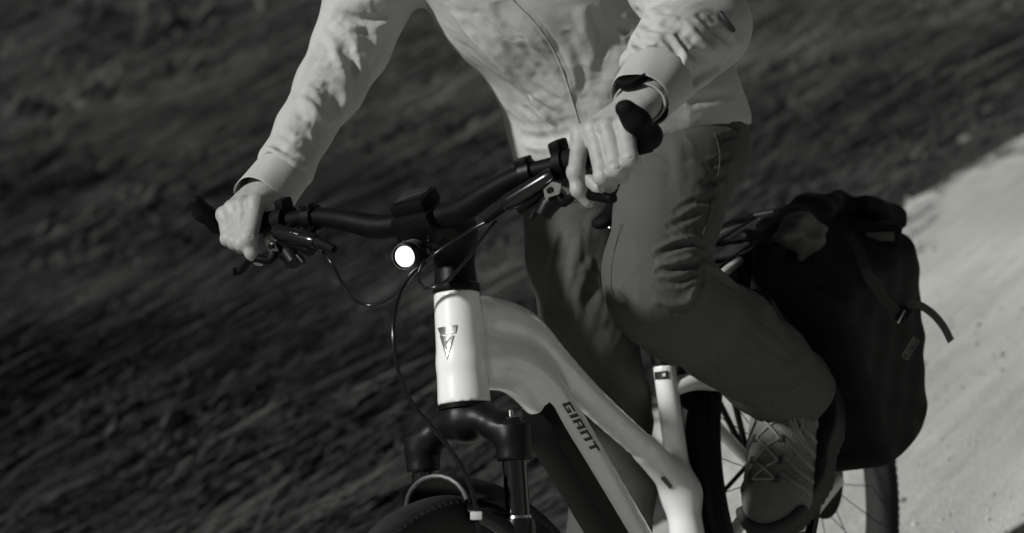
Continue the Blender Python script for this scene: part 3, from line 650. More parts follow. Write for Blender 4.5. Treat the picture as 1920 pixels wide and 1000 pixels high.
def f_jacket(P):
    d = torso(P)
    for p, r in ((sleeveR, sleeveRr), (sleeveL, sleeveLr)):
        d = smin(d, chain(P, p, r, .02), .032)
    d = np.maximum(d, pl(P, HEM_P, HEM_N))                                   # hem
    for c, e in ((cuffR, sleeveR[-1]), (cuffL, sleeveL[-1])):
        ax = nrm(c[1]-c[0]); k = cone(P, e, c[0]+ax*.004, .042 if c is cuffR else .054, .046 if c is cuffR else .051); d = smin(d, k, .012)
        d = np.maximum(d, -np.maximum(-pl(P, c[0]+ax*.006, ax), ball(P, c[1], .10)))
    return d

def raypick(pxv, uv):
    """nearest visible vertex to a pixel of the photograph"""
    dd = (pxv[:, 0]-uv[0])**2+(pxv[:, 1]-uv[1])**2
    near = dd < max(dd.min()*1.0+60, 60); i = np.where(near)[0]; return i[np.argmin(pxv[i, 2]+dd[i]*1e-4)]
def sculpt(v, q, strokes, sub=7):
    """folds drawn as lines over the cloth: each is a 3-D polyline on the surface that pushes the cloth in or out"""
    n = vnormals(v, q); vis = np.where((n@nrm(-VD)) > -.15)[0]; pvis = pxof(v[vis])
    for stroke in strokes:
        line, amp, wid = stroke[0], stroke[1], stroke[2]
        pts = spline(line, sub) if len(line) > 2 else np.array([np.array(line[0])+(np.array(line[1])-np.array(line[0]))*t for t in np.linspace(0, 1, sub)])
        lo2 = pts.min(0)-25; hi2 = pts.max(0)+25; sub_ = np.where((pvis[:, 0] > lo2[0]) & (pvis[:, 0] < hi2[0]) & (pvis[:, 1] > lo2[1]) & (pvis[:, 1] < hi2[1]))[0]
        if not len(sub_): continue
        ids = [vis[sub_[raypick(pvis[sub_], p)]] for p in pts]; L3 = v[ids]
        m = len(L3)-1
        lo = L3.min(0)-wid*3.5; hi = L3.max(0)+wid*3.5; box = np.where(((v > lo) & (v < hi)).all(1))[0]; vb = v[box]; nb = n[box]
        bb_ = np.full(len(box), 1e9); tb = np.zeros(len(box)); sb_ = np.zeros(len(box)); nl = n[ids]; agree = np.zeros(len(box))
        for i in range(m):
            a, b = L3[i], L3[i+1]; ba = b-a
            if ba@ba > .035**2: continue
            h = np.clip(((vb-a)@ba)/max(ba@ba, 1e-12), 0, 1); w = vb-a-h[:, None]*ba; d2 = np.sqrt((w*w).sum(1)); k = d2 < bb_
            side = np.cross(nl[i], ba); side /= max(np.linalg.norm(side), 1e-9)
            bb_[k] = d2[k]; tb[k] = (i+h[k])/m; sb_[k] = (w@side)[k]; agree[k] = (nb@nl[i])[k]
        x = bb_/wid; taper = np.sin(np.pi*np.clip(tb, .0, 1))**.6
        if len(stroke) > 3 and stroke[3] == 'step':      # one side stands proud and drops sharply: an overlapping fold
            s = sb_/wid; prof = np.where(s > 0, np.exp(-(s/1.6)**2), -.55*np.exp(-((s+.55)/.5)**2)+np.exp(-(s/.22)**2)*.6)*np.exp(-np.maximum(x-2, 0)**2)
        else: prof = np.exp(-x*x)-.35*np.exp(-((x-1.7)/.7)**2)
        amt = amp*prof*taper*np.clip((agree+.1)/.5, 0, 1)*(x < 4)
        v[box] += nb*amt[:, None]
    return v
def wrinkle(v, q, amp, length, fn_axis, seed, gain=1):
    """small creases running across the limb axis"""
    n = vnormals(v, q)
    ax = fn_axis(v); t = (v*ax).sum(1); r = v-ax*t[:, None]; a1 = r@V3(.37, .61, .70); a2 = r@V3(-.61, .70, -.37)
    w = np.abs(vnoise(t+.25*a1*1.0+3, a2+.3*t+3, length, seed)-.5)*2; w2 = np.abs(vnoise(t-.5*a1+7, a1+a2+7, length*.55, seed+1)-.5)*2
    return v+n*((amp*(.45-w)+amp*.5*(.45-w2))*gain)[:, None]

def buckle(v, q, field, iters=200, kf=.0015, kb=.10, seed=5, amp=.006, lim=.016, seedlen=.045):
    """too much cloth for the space: edges want to be longer than they are, so the shell folds"""
    e = np.unique(np.sort(np.concatenate([q[:, [0, 1]], q[:, [1, 2]], q[:, [2, 3]], q[:, [3, 0]]]), 1), axis=0); ne = len(e)
    e = np.concatenate([e, q[:, [0, 2]], q[:, [1, 3]]]); N_ = len(v)
    d = v[e[:, 1]]-v[e[:, 0]]; l0 = np.linalg.norm(d, axis=1); A, sa, sc, kk = field(.5*(v[e[:, 0]]+v[e[:, 1]])); c2 = ((d/l0[:, None]*A).sum(1))**2
    rest = l0*(sc+(sa-sc)*c2); stiff = np.where(np.arange(len(e)) < ne, 1.0, .55)
    deg = np.bincount(e.ravel(), np.repeat(stiff, 2), N_); e1 = e[:ne]; dg1 = np.maximum(np.bincount(e1.ravel(), minlength=N_), 1)
    Av, _, _, kv = field(v); n = vnormals(v, q); t = (v*Av).sum(1); r = v-Av*t[:, None]
    nz = vnoise(t+.35*r[:, 0]+5, r[:, 1]*.45+r[:, 2]*.45+5, seedlen, seed)-.5
    x = v+n*(nz*2*amp*kv)[:, None]
    for it in range(iters):
        d = x[e[:, 1]]-x[e[:, 0]]; L_ = np.linalg.norm(d, axis=1); g = d*(.5*stiff*(L_-rest)/L_)[:, None]; u = x-v
        for a in range(3):
            x[:, a] += 1.25*(np.bincount(e[:, 0], g[:, a], N_)-np.bincount(e[:, 1], g[:, a], N_))/deg
            lap = (np.bincount(e1[:, 0], u[e1[:, 1], a], N_)+np.bincount(e1[:, 1], u[e1[:, 0], a], N_))/dg1-u[:, a]
            l2 = (np.bincount(e1[:, 0], lap[e1[:, 1]], N_)+np.bincount(e1[:, 1], lap[e1[:, 0]], N_))/dg1-lap
            x[:, a] += -kb*l2-kf*u[:, a]
        u = x-v; m = np.linalg.norm(u, axis=1); x = v+u*np.minimum(1, lim/np.maximum(m, 1e-9))[:, None]
    return x
def finer(v, q):
    """split every quad in four and smooth"""
    N_ = len(v); e = np.concatenate([q[:, [0, 1]], q[:, [1, 2]], q[:, [2, 3]], q[:, [3, 0]]]); es = np.sort(e, 1); u, inv = np.unique(es[:, 0]*N_+es[:, 1], return_inverse=True)
    E_ = np.stack([u//N_, u % N_], 1); mid = .5*(v[E_[:, 0]]+v[E_[:, 1]]); ctr = v[q].mean(1); m_ = len(q); ei = inv.reshape(4, m_)+N_; ci = np.arange(m_)+N_+len(E_)
    V_ = np.concatenate([v, mid, ctr]); Q_ = np.concatenate([np.stack([q[:, k], ei[k], ci, ei[k-1]], 1) for k in range(4)]); return relax(V_, Q_, 2, .4), Q_
def sharpen(v, q, n=8, k=.7):
    return v+k*(v-relax(v, q, n, .5))
def creases(v, q, field, n, seed, amp=(.0010, .0028), wid=(.0032, .0065), length=(.03, .11), turn=1.0):
    """thin pressed creases: each walks over the cloth from a random spot, mostly across the limb"""
    R_ = np.random.default_rng(seed); nn = vnormals(v, q); A, _, _, kv = field(v); cam_side = np.where((nn@nrm(-VD) > -.1) & (pxof(v)[:, 1] > -60))[0]; disp = np.zeros(len(v))
    for _ in range(n):
        i = int(R_.choice(cam_side)); a0 = R_.normal(0, .55)*turn; L_ = R_.uniform(*length); st = .010; p = v[i]; pts = [p]; up_ = nn[i]; dirn = np.cross(up_, A[i]); dirn = nrm(dirn*math.cos(a0)+A[i]*math.sin(a0)); curl = R_.normal(0, 1.6)
        near = cam_side[((v[cam_side]-p)**2).sum(1) < (L_*1.1+.02)**2]; vn = v[near]
        for k in range(int(L_/st)):
            dirn = nrm(dirn+np.cross(up_, dirn)*curl*st*3); p = p+dirn*st; j = near[int(np.argmin(((vn-p)**2).sum(1)))]; p = .5*p+.5*v[j]; up_ = nn[j]; dirn = nrm(dirn-up_*np.dot(dirn, up_)); pts.append(p)
        w = R_.uniform(*wid); am = R_.uniform(*amp)*R_.choice([1, 1, -1]); best = np.full(len(near), 9.); tb = np.zeros(len(near)); m = len(pts)-1
        for k in range(m):
            a, b = pts[k], pts[k+1]; ba = b-a; h = np.clip(((vn-a)@ba)/max(ba@ba, 1e-12), 0, 1); d = np.sqrt(((vn-a-h[:, None]*ba)**2).sum(1)); c_ = d < best; best[c_] = d[c_]; tb[c_] = (k+h[c_])/m
        ok = (nn[near]@nn[i]) > -.1; disp[near] += am*np.exp(-best/w)*np.sin(np.pi*np.clip(tb, 0, 1))**.7*ok
    return v+nn*np.clip(disp, -.005, .005)[:, None]
def seg_field(parts, default, gain=1.0, sh=31):
    """axis and stretch taken from the nearest limb segment; parts: (points, radii, axial, around)"""
    def f(p):
        best = np.full(len(p), 1e9); A = np.zeros((len(p), 3)); sa = np.ones(len(p)); sc = np.ones(len(p)); kv = np.ones(len(p)); TG = np.zeros((len(p), 3))
        for pts, rad, ax_s, cr_s in parts:
            for i in range(len(pts)-1):
                a, b = np.asarray(pts[i]), np.asarray(pts[i+1]); ba = b-a; h = np.clip(((p-a)@ba)/(ba@ba), 0, 1); w = p-a-h[:, None]*ba; d = np.linalg.norm(w, axis=1)-(rad[i]+(rad[i+1]-rad[i])*h)
                k = d < best; best[k] = d[k]; A[k] = nrm(ba)
                s1 = ax_s if np.isscalar(ax_s) else None
                sa[k] = s1 if s1 else (ax_s[i]+(ax_s[i+1]-ax_s[i])*h)[k]; sc[k] = cr_s
                tg = np.cross(nrm(ba), w/np.maximum(np.linalg.norm(w, axis=1, keepdims=True), 1e-6)); TG[k] = tg[k]
        hz = vnoise(p[:, 0]+p[:, 2]*.6+9, p[:, 1]+p[:, 2]*.7+9,   .16, sh); A = A+TG*((hz-.5)*2.6)[:, None]; A /= np.linalg.norm(A, axis=1, keepdims=True)
        ir = np.clip((vnoise(p[:, 0]+p[:, 2]*.8+4, p[:, 1]-p[:, 2]*.5+4, .085, sh+2)-.25)*2.2, .1, 1.25)*gain; sa = 1+(sa-1)*ir; sc = 1+(sc-1)*ir; kv = ir
        return A, sa, sc, kv
    return f
v, q = nets(f_jacket, (-.40, -.42, .95), (.46, .44, 1.63), .0105); v = relax(v, q, 4, .5)
JV, JQ = v, q
JSTROKES = []
JSTROKES += [
    ([(609, 45), (645, 84), (659, 118)], .007, .016, 'step'), ([(620, 31), (676, 34), (732, 28)], -.009, .010), ([(676, 39), (690, 67), (687, 84)], -.008, .009),
    ([(645, 73), (670, 134), (676, 179)], -.011, .010), ([(612, 20), (650, 14), (700, 14)], .006, .018), ([(609, 112), (632, 112), (654, 122)], .005, .011), ([(603, 160), (631, 185), (622, 207)], -.010, .010), ([(560, 170), (595, 200), (612, 232)], .006, .014),
    ([(547, 190), (586, 235), (605, 237)], .006, .013, 'step'), ([(520, 262), (560, 250), (600, 262)], -.004, .012), ([(494, 277), (536, 303), (578, 332)], .008, .012, 'step'), ([(500, 262), (512, 268), (535, 285)], -.005, .010), ([(470, 318), (505, 312), (560, 330)], -.004, .010), ([(561, 300), (575, 306), (590, 313)], .005, .010),
    ([(850, 30), (905, 92), (976, 151), (1055, 208)], .008, .018), ([(905, 40), (960, 105), (1010, 155), (1060, 190)], -.006, .016), ([(930, 5), (950, 45), (975, 80)], -.004, .013), ([(985, 185), (1010, 210), (1035, 240)], .006, .012, 'step'), ([(975, 250), (1018, 256), (1069, 246)], -.009, .014), ([(980, 276), (1010, 274), (1060, 277)], .005, .014),
    ([(1088, 205), (1105, 165), (1118, 125)], -.007, .014), ([(1070, 150), (1095, 80), (1105, 10)], .006, .018), ([(1115, 110), (1128, 60), (1135, 10)], -.005, .014),
    ([(1165, 45), (1203, 88), (1248, 106)], -.009, .014), ([(1168, 108), (1190, 99), (1238, 104)], .005, .012), ([(1195, 42), (1215, 30), (1232, 15)], -.007, .012), ([(1238, 60), (1262, 95), (1260, 130)], -.008, .012), ([(1170, 20), (1200, 12), (1240, 22)], .006, .014), ([(1290, 30), (1320, 70), (1350, 95)], .006, .016), ([(1266, 160), (1325, 139), (1395, 112)], -.012, .013), ([(1280, 60), (1300, 100), (1330, 120)], -.005, .013), ([(1340, 25), (1370, 60), (1395, 95)], .005, .010),
]

ZL = [(950, -20), (966, 4), (1000, 38), (1032, 82), (1052, 122), (1066, 162), (1079, 205), (1090, 240)]
JFINE = [([(u+o_, w-o_*.35) for u, w in ZL], -.0016, .0028) for o_ in (-6.5, 6.5)]+[
    ([(604, 40), (640, 72), (662, 112), (668, 150)], -.0055, .0065), ([(598, 54), (628, 86), (648, 124)], .0040, .0070), ([(640, 30), (690, 38), (735, 30)], -.0055, .0065), ([(655, 55), (688, 62), (706, 86)], -.0045, .0060), ([(672, 95), (692, 126), (688, 172)], -.0050, .0065), ([(590, 120), (625, 118), (655, 132)], .0030, .0065), ([(575, 150), (615, 165), (642, 192)], -.0045, .0065), ([(560, 175), (592, 205), (614, 236)], .0042, .0070),
    ([(548, 196), (582, 233), (606, 242)], -.0045, .0060), ([(528, 236), (560, 256), (596, 263)], .0032, .0065), ([(510, 263), (545, 281), (590, 286)], -.0034, .0060), ([(494, 276), (530, 298), (572, 322)], .0050, .0060), ([(490, 285), (525, 309), (565, 335)], -.0042, .0055), ([(478, 311), (510, 319), (548, 341)], -.0030, .0055), ([(592, 60), (560, 132), (530, 202)], .0022, .0100), ([(720, 60), (712, 110), (680, 160)], -.0030, .0080),
    ([(842, 25), (900, 95), (970, 155), (1050, 210)], .0045, .0085), ([(864, 45), (920, 105), (985, 160), (1055, 200)], -.0045, .0075), ([(888, 30), (945, 95), (1000, 145)], .0034, .0080), ([(925, 10), (955, 60), (1000, 115), (1040, 160)], -.0040, .0075), ([(1062, 60), (1086, 120), (1093, 190)], -.0034, .0080), ([(1085, 20), (1110, 80), (1112, 150)], .0032, .0085), ([(1110, 10), (1128, 60), (1128, 110)], -.0034, .0070),
    ([(986, 188), (1012, 214), (1040, 246)], .0050, .0065), ([(976, 202), (1000, 226), (1028, 253)], -.0045, .0060), ([(968, 255), (1010, 262), (1070, 251)], -.0060, .0075), ([(978, 272), (1015, 276), (1065, 269)], .0032, .0075), ([(1270, 192), (1320, 186), (1385, 172)], -.0034, .0080),
    ([(1160, 40), (1200, 85), (1250, 106)], -.0060, .0070), ([(1158, 57), (1195, 99), (1245, 117)], .0042, .0070), ([(1185, 20), (1215, 45), (1255, 50)], -.0045, .0065), ([(1200, 8), (1235, 28), (1275, 30)], .0036, .0070), ([(1245, 60), (1268, 95), (1262, 135)], -.0050, .0065), ([(1285, 40), (1315, 75), (1350, 100)], .0042, .0075), ([(1270, 55), (1300, 95), (1335, 120)], -.0042, .0065), ([(1310, 20), (1345, 55), (1385, 85)], -.0032, .0065), ([(1152, 122), (1185, 106), (1240, 113)], .0032, .0065), ([(1266, 162), (1325, 140), (1390, 114)], -.0050, .0070)]
jparts = [(sleeveR+[cuffR[0]], sleeveRr+[.045], [1.01, 1.015, 1.025, 1.03, 1.025, 1.025, 1.025, 1.01], 1.01), (sleeveL+[cuffL[0]], sleeveLr+[.05], [1.01, 1.02, 1.03, 1.03, 1.025, 1.01], 1.01), (spine, [.19, .175, .165, .165, .16, .12], 1.01, 1.02)]
jfield = seg_field(jparts, None)
J0 = JV.copy(); JV = buckle(JV, JQ, jfield)
JV, JQ = finer(JV, JQ); JV = sculpt(JV, JQ, [(st[0], st[1]*.62, st[2]*1.25)+st[3:] for st in JSTROKES]); JV = buckle(JV, JQ, seg_field(jparts, None, 1.0, 51), 26, .004, .08, 17, .0016, .007, .022); JV = sharpen(JV, JQ, 8, .35)
JV, JQ = finer(JV, JQ); JV = sculpt(JV, JQ, JFINE); JV = relax(creases(JV, JQ, jfield, 110, 71, (.0006, .0015), (.004, .008)), JQ, 2, .5)
jacket = obj('jacket', np_mesh('jacket', JV, JQ), m_jacket, rider)
def subsurf(o, n=1):
    md = o.modifiers.new('smooth', 'SUBSURF'); md.levels = n; md.render_levels = n
# cuffs: turned bands, open at the wrist
def cuff(c0, c1, r0, r1, seed, tilt=V3(0, 0, 0), parent=None, m=None, name='cuff'):
    ax = nrm(c1-c0); R_ = random.Random(seed); ph = [R_.uniform(0, 6.28) for _ in range(4)]; ref = nrm(np.cross(ax, V3(0, 0, 1))); B_ = np.cross(ax, ref); n = 56; mb = MB(); L_ = np.linalg.norm(c1-c0)
    prof = [(.0, .90), (.02, .985), (.06, 1.0), (.3, 1.01), (.6, .995), (.9, 1.0), (.97, .995), (1.0, .975), (.97, .945), (.6, .93), (.2, .92)]
    vs_ = []
    for t, k in prof:
        for j in range(n):
            a = 2*math.pi*j/n; r = (r0+(r1-r0)*t)*k*(1+.035*math.sin(2*a+ph[0]+t)+.018*math.sin(3*a+ph[1]-2*t)+.010*math.sin(7*a+ph[2]+3*t))
            off = ax*(L_*t+.006*math.sin(a+ph[3])*t+.003*math.sin(3*a+ph[1])*t)
            vs_.append(c0+off+r*(ref*math.cos(a)+B_*math.sin(a))+tilt*t)
    m_ = len(prof); fs = [(i*n+j, i*n+(j+1) % n, (i+1)*n+(j+1) % n, (i+1)*n+j) for i in range(m_-1) for j in range(n)]
    o = mb.add(vs_, fs).build(name, m or m_jacket, parent or jacket, edge=60); subsurf(o); return o
cuff(cuffR[0]-nrm(cuffR[1]-cuffR[0])*.004, cuffR[1]+nrm(cuffR[1]-cuffR[0])*.004, .0425, .0455, 3)
cuff(cuffL[0]-nrm(cuffL[1]-cuffL[0])*.004, cuffL[1]+nrm(cuffL[1]-cuffL[0])*.016, .051, .0445, 8)

# zip, stitching and pocket zip lie on the cloth
def on_cloth(V_, Q_, line, lift, n=9):
    nn = vnormals(V_, Q_); vis = (nn*nrm(-VD)).sum(1) > 0; pv = pxof(V_); out = []
    for p in spline(line, n):
        d2 = (pv[:, 0]-p[0])**2+(pv[:, 1]-p[1])**2; k = np.where(vis & (d2 < 200))[0]
        if not len(k): continue
        zmin = pv[k, 2].min(); k = k[pv[k, 2] < zmin+.02]; w = np.exp(-d2[k]/30); w /= w.sum(); D_ = (pv[k, 2]*w).sum(); q_ = at(p[0], p[1], D=D_-.0008); out.append(q_+lift*nrm((nn[k]*w[:, None]).sum(0)))
    out = np.array(out); m = out.copy()
    for _ in range(4): m[1:-1] = .25*m[:-2]+.5*m[1:-1]+.25*m[2:]
    return m
m_zip = fabric('zip_tape', .22, .7); m_dark = mat('dark_zip', .03, .5)
zl = [(950, -20), (966, 4), (1000, 38), (1032, 82), (1052, 122), (1066, 162), (1079, 205), (1090, 240)]
zp = on_cloth(JV, JQ, zl, .0002, 9); MB().tube(zp, .0010, 6).build('zip', m_zip, jacket)
MB().tube(on_cloth(JV, JQ, [(1349, 24), (1360, 40), (1374, 58)], .0015, 6), .0035, 8).build('pocket_zip', m_dark, jacket)

# trousers
hipL, hipR = V3(-.235, .082, 1.005), V3(-.235, -.085, 1.005)
legL = [hipL, at(1305, 275, Y=.125), at(1252, 400, Y=.14), at(1230, 505, Y=.15), at(1236, 545, Y=.152), at(1275, 580, Y=.152), at(1360, 630, Y=.155), at(1435, 690, Y=.16), at(1480, 738, Y=.165)]
legLr = [.092, .084, .080, .077, .0765, .078, .0765, .0735, .0725]
legR = [hipR, at(1085, 400, Y=-.115), at(1082, 480, Y=-.12), at(1105, 600, Y=-.125), at(1135, 760, Y=-.13), at(1150, 900, Y=-.135), V3(.06, -.14, .33)]
legRr = [.100, .086, .080, .075, .072, .068, .075]
def f_trousers(P):
    d = smin(chain(P, legL, legLr, .025), chain(P, legR, legRr, .025), .02)
    d = smin(d, ellip(P, V3(-.25, 0, 1.03), np.eye(3), (.105, .138, .11)), .04)
    ax = nrm(legL[-1]-legL[-2]); e = legL[-1]-ax*.036
    cap = np.maximum(-pl(P, e, ax), ball(P, e, .15)); d = np.maximum(d, -cap)
    axr = nrm(legR[-1]-legR[-2]); d = np.maximum(d, -np.maximum(-pl(P, legR[-1], axr), ball(P, legR[-1], .15)))
    # sits on the saddle, stays inside the jacket
    return d
v, q = nets(f_trousers, (-.42, -.26, .24), (.30, .28, 1.17), .0110); v = relax(v, q, 4, .5)
TV, TQ = v, q
TSTROKES = []
TSTROKES += [
    ([(1226, 494), (1270, 484), (1318, 474)], .004, .012), ([(1224, 560), (1261, 578), (1298, 566), (1317, 535)], .005, .013), ([(1317, 492), (1373, 518), (1435, 562)], .005, .014), ([(1290, 300), (1330, 320), (1360, 350)], .003, .014),
    ([(1270, 240), (1300, 330), (1300, 420)], .003, .02), ([(1340, 690), (1400, 700), (1470, 670)], -.004, .016), ([(1430, 740), (1480, 720), (1530, 690)], -.004, .013), ([(1060, 440), (1045, 520), (1030, 590)], -.008, .014), ([(1090, 420), (1080, 500), (1075, 580)], .006, .018), ([(1100, 690), (1150, 650), (1200, 640)], .006, .018)]
TFINE = [
    ([(1224, 480), (1261, 464), (1305, 454), (1331, 459)], -.0050, .0055), ([(1222, 472), (1258, 455), (1300, 446), (1330, 450)], .0030, .0060), ([(1227, 508), (1267, 504), (1305, 495), (1319, 487)], -.0060, .0055), ([(1230, 499), (1270, 494), (1308, 483)], .0034, .0060), ([(1236, 527), (1274, 530), (1308, 512)], -.0048, .0050), ([(1226, 556), (1261, 574), (1296, 563), (1316, 534)], .0030, .0060),
    ([(1232, 570), (1264, 588), (1300, 580), (1322, 552)], -.0034, .0060), ([(1249, 424), (1286, 409), (1325, 394)], -.0032, .0055), ([(1262, 396), (1300, 378), (1338, 366)], -.0026, .0050), ([(1318, 494), (1322, 526), (1296, 578)], -.0034, .0055), ([(1322, 494), (1365, 508), (1392, 532)], .0034, .0055), ([(1330, 510), (1372, 534), (1402, 560)], -.0030, .0050),
    ([(1142, 545), (1168, 570), (1199, 606)], -.0030, .0060), ([(1150, 575), (1180, 590), (1215, 622)], .0026, .0060), ([(1335, 306), (1360, 298), (1384, 290)], -.0036, .0050), ([(1345, 262), (1368, 256), (1388, 252)], -.0032, .0050), ([(1318, 344), (1345, 336), (1370, 326)], -.0034, .0050), ([(1308, 384), (1334, 374), (1352, 362)], -.0030, .0050), ([(1352, 222), (1372, 228), (1389, 240)], -.0030, .0045),
    ([(1255, 250), (1272, 300), (1268, 360)], .0020, .0090), ([(1400, 610), (1440, 650), (1500, 680)], -.0020, .0060), ([(1360, 720), (1410, 735), (1470, 725)], -.0028, .0060), ([(1440, 770), (1480, 750), (1530, 715)], -.0030, .0055), ([(1300, 640), (1350, 690), (1390, 740)], .0022, .0070), ([(1055, 430), (1040, 500), (1030, 570)], -.0045, .0060), ([(1075, 640), (1085, 560), (1110, 480)], .0040, .0080)]

tparts = [(legL, legLr, [1.01, 1.015, 1.02, 1.03, 1.03, 1.03, 1.02, 1.03, 1.03], 1.02), (legR, legRr, [1.04, 1.06, 1.06, 1.08, 1.08, 1.08, 1.08], 1.08)]
tfield = seg_field(tparts, None)
TV = buckle(TV, TQ, tfield, seed=9, seedlen=.06)
TV, TQ = finer(TV, TQ); TV = sculpt(TV, TQ, [(st[0], st[1]*.6)+st[2:] for st in TSTROKES]); TV = buckle(TV, TQ, seg_field(tparts, None, .8, 61), 18, .004, .08, 27, .0012, .005, .026); TV = sharpen(TV, TQ)
TV, TQ = finer(TV, TQ); TV = sculpt(TV, TQ, TFINE); TV = creases(TV, TQ, tfield, 90, 72, (.0006, .0016))
trousers = obj('trousers', np_mesh('trousers', TV, TQ), m_trouser, rider)
for ln in ([(1322, 520), (1375, 560), (1440, 615), (1510, 690)], [(1340, 250), (1350, 300), (1335, 380), (1318, 440)], [(1165, 420), (1150, 480), (1146, 540), (1165, 585)]): MB().tube(on_cloth(TV, TQ, ln, .0002, 10), .0007, 6).build('seam', m_trouser, trousers)
_ax = nrm(legL[-1]-legL[-2]); hem = cuff(legL[-1]-_ax*.055, legL[-1]+_ax*.026, .0755, .0700, 21, parent=trousers, m=m_trouser, name='trouser_hem')

# hands: five fingers each, index on the lever, three wrapped round the grip
HAND_L = {'index': ([(1090, 254, 3.372), (1080, 322, 3.340), (1084, 356, 3.338), (1102, 378, 3.345)], [.0132, .0114, .0102, .0086]),
          'middle': ([(1114, 246, 3.358), (1131, 330, 3.318), (1142, 346, 3.345), (1134, 338, 3.375)], [.0136, .0121, .0106, .0092]),
          'ring': ([(1140, 242, 3.345), (1157, 316, 3.305), (1166, 330, 3.335), (1160, 322, 3.365)], [.0132, .0118, .0104, .0090]),
          'little': ([(1172, 236, 3.335), (1182, 297, 3.295), (1190, 308, 3.325), (1184, 302, 3.350)], [.0122, .0106, .0094, .0082]),
          'thumb': ([(1180, 225, 3.42), (1108, 280, 3.425), (1092, 322, 3.405), (1122, 352, 3.385)], [.016, .0135, .0118, .0098])}
HAND_R = {'index': ([(481, 383, 3.675), (468, 446, 3.642), (472, 474, 3.645), (484, 488, 3.655)], [.0132, .0116, .0104, .0088]),
          'middle': ([(457, 388, 3.688), (456, 455, 3.652), (466, 464, 3.685), (462, 455, 3.715)], [.0136, .0121, .0106, .0092]),
          'ring': ([(438, 393, 3.700), (442, 452, 3.664), (452, 462, 3.698), (448, 454, 3.728)], [.0130, .0117, .0104, .0090]),
          'little': ([(422, 404, 3.712), (428, 447, 3.680), (437, 456, 3.705), (432, 449, 3.730)], [.0120, .0106, .0094, .0082]),
          'thumb': ([(495, 368, 3.735), (518, 398, 3.745), (526, 424, 3.735), (505, 446, 3.715)], [.016, .0135, .0118, .0098])}
def make_hand(J, wrist, elbow, label, thick=1.0):
    J = {k: ([at(u, v, D=d) for u, v, d in p], r) for k, (p, r) in J.items()}
    kn = [J[k][0][0] for k in ('index', 'middle', 'ring', 'little')]
    heel = [wrist+(kn[i]-wrist)*.12+(kn[i]-kn[1])*.25 for i in range(4)]
    def f(P):
        d = None
        for i, rr in enumerate((.0155, .0155, .0150, .0140)):
            e = cone(P, heel[i], kn[i], .0165, rr*.92); d = e if d is None else smin(d, e, .010)
        palm = .5*(kn[1]+wrist)+V3(-.004, 0, -.012); d = smin(d, ellip(P, palm, (nrm(kn[1]-wrist), nrm(kn[3]-kn[0]), np.cross(nrm(kn[1]-wrist), nrm(kn[3]-kn[0]))), (.040, .040, .017)), .014)
        for i in range(4): d = smin(d, ball(P, kn[i]+V3(.003, 0, .003), (.0122, .0129, .0122, .0112)[i]), .005)
        d = smin(d, cone(P, wrist, wrist+(elbow-wrist)*.55, .031*thick, .037*thick, nrm(np.cross(elbow-wrist, kn[3]-kn[0])), .80), .022)
        t, r = J['thumb']; d = smin(d, chain(P, t, r, .006), .012)
        for k in ('index', 'middle', 'ring', 'little'):
            p, r = J[k]; g = chain(P, p, r, .005)
            g = smin(g, ball(P, p[1]+nrm(p[1]-p[0])*.001+V3(.002, 0, 0), r[1]*1.04), .004)      # knuckle
            ax = nrm(p[1]-p[0]); fr = nrm(CAM-p[1])
            for t_ in (-.0045, 0, .0045): c_ = p[1]+fr*(r[1]*1.10)+ax*t_; sd_ = np.cross(ax, fr); g = np.maximum(g, -(cone(P, c_-sd_*.005, c_+sd_*.005, .0008, .0008)))   # skin creases
            d = smin(d, g, .0048)
        return d
    allp = np.concatenate([np.array(J[k][0]) for k in J]+[[wrist, wrist+(elbow-wrist)*.6]])
    v, q = nets(f, allp.min(0)-.045, allp.max(0)+.045, .0016); v = relax(v, q, 1, .5)
    o = obj('hand', np_mesh('hand', v, q), m_skin, rider); o['label'] = label
    p, r = J['index']; a = nrm(p[3]-p[2]); up_ = nrm(nrm(CAM-p[3])-a*np.dot(nrm(CAM-p[3]), a)); sd_ = np.cross(a, up_); c = p[3]+up_*r[3]*.74+a*.002
    g = [c+a*(.006*math.cos(t))+sd_*(.0052*math.sin(t))-up_*.0022*abs(math.sin(t))**2 for t in np.linspace(0, 2*math.pi, 16, endpoint=False)]
    MB().add([(c+up_*.0012)]+g, [(0, i+1, (i+1) % 16+1) for i in range(16)]).build('fingernail', m_nail, o)
    return J
wrist = at(1207, 184, D=3.412)
HJ = make_hand(HAND_L, wrist, EL, 'bare hand below the wristwatch, index finger on the brake lever')
make_hand(HAND_R, at(507, 338, D=3.762), sleeveR[4], 'bare hand without a watch, index finger on the brake lever', .86)
# neck and head, above the picture's edge
HC = V3(.060, -.040, 1.72); HF = nrm(V3(.92, .10, -.28)); HU = nrm(V3(.28, 0, .95)); HS = np.cross(HU, HF)
def f_head(P):
    d = ellip(P, HC+HU*.02-HF*.012, (HF, HS, HU), (.098, .076, .105)); d = smin(d, ellip(P, HC-HU*.055+HF*.030, (HF, HS, HU), (.060, .056, .062)), .04)
    d = smin(d, cone(P, HC-HU*.06-HF*.03, V3(-.015, -.03, 1.52), .054, .062), .03)
    d = smin(d, cone(P, HC+HF*.088-HU*.012, HC+HF*.104-HU*.038, .008, .013), .014)
    for t in (1, -1):
        d = smin(d, ellip(P, HC+HS*.075*t-HU*.012, (HF, HS, HU), (.020, .008, .030)), .008); d = np.maximum(d, -ball(P, HC+HF*.098+HS*.032*t-HU*.002, .012))
        d = np.minimum(d, ball(P, HC+HF*.078+HS*.032*t-HU*.002, .0125))
    return np.maximum(d, -cone(P, HC+HF*.101-HU*.068+HS*.018, HC+HF*.101-HU*.068-HS*.018, .003, .003))
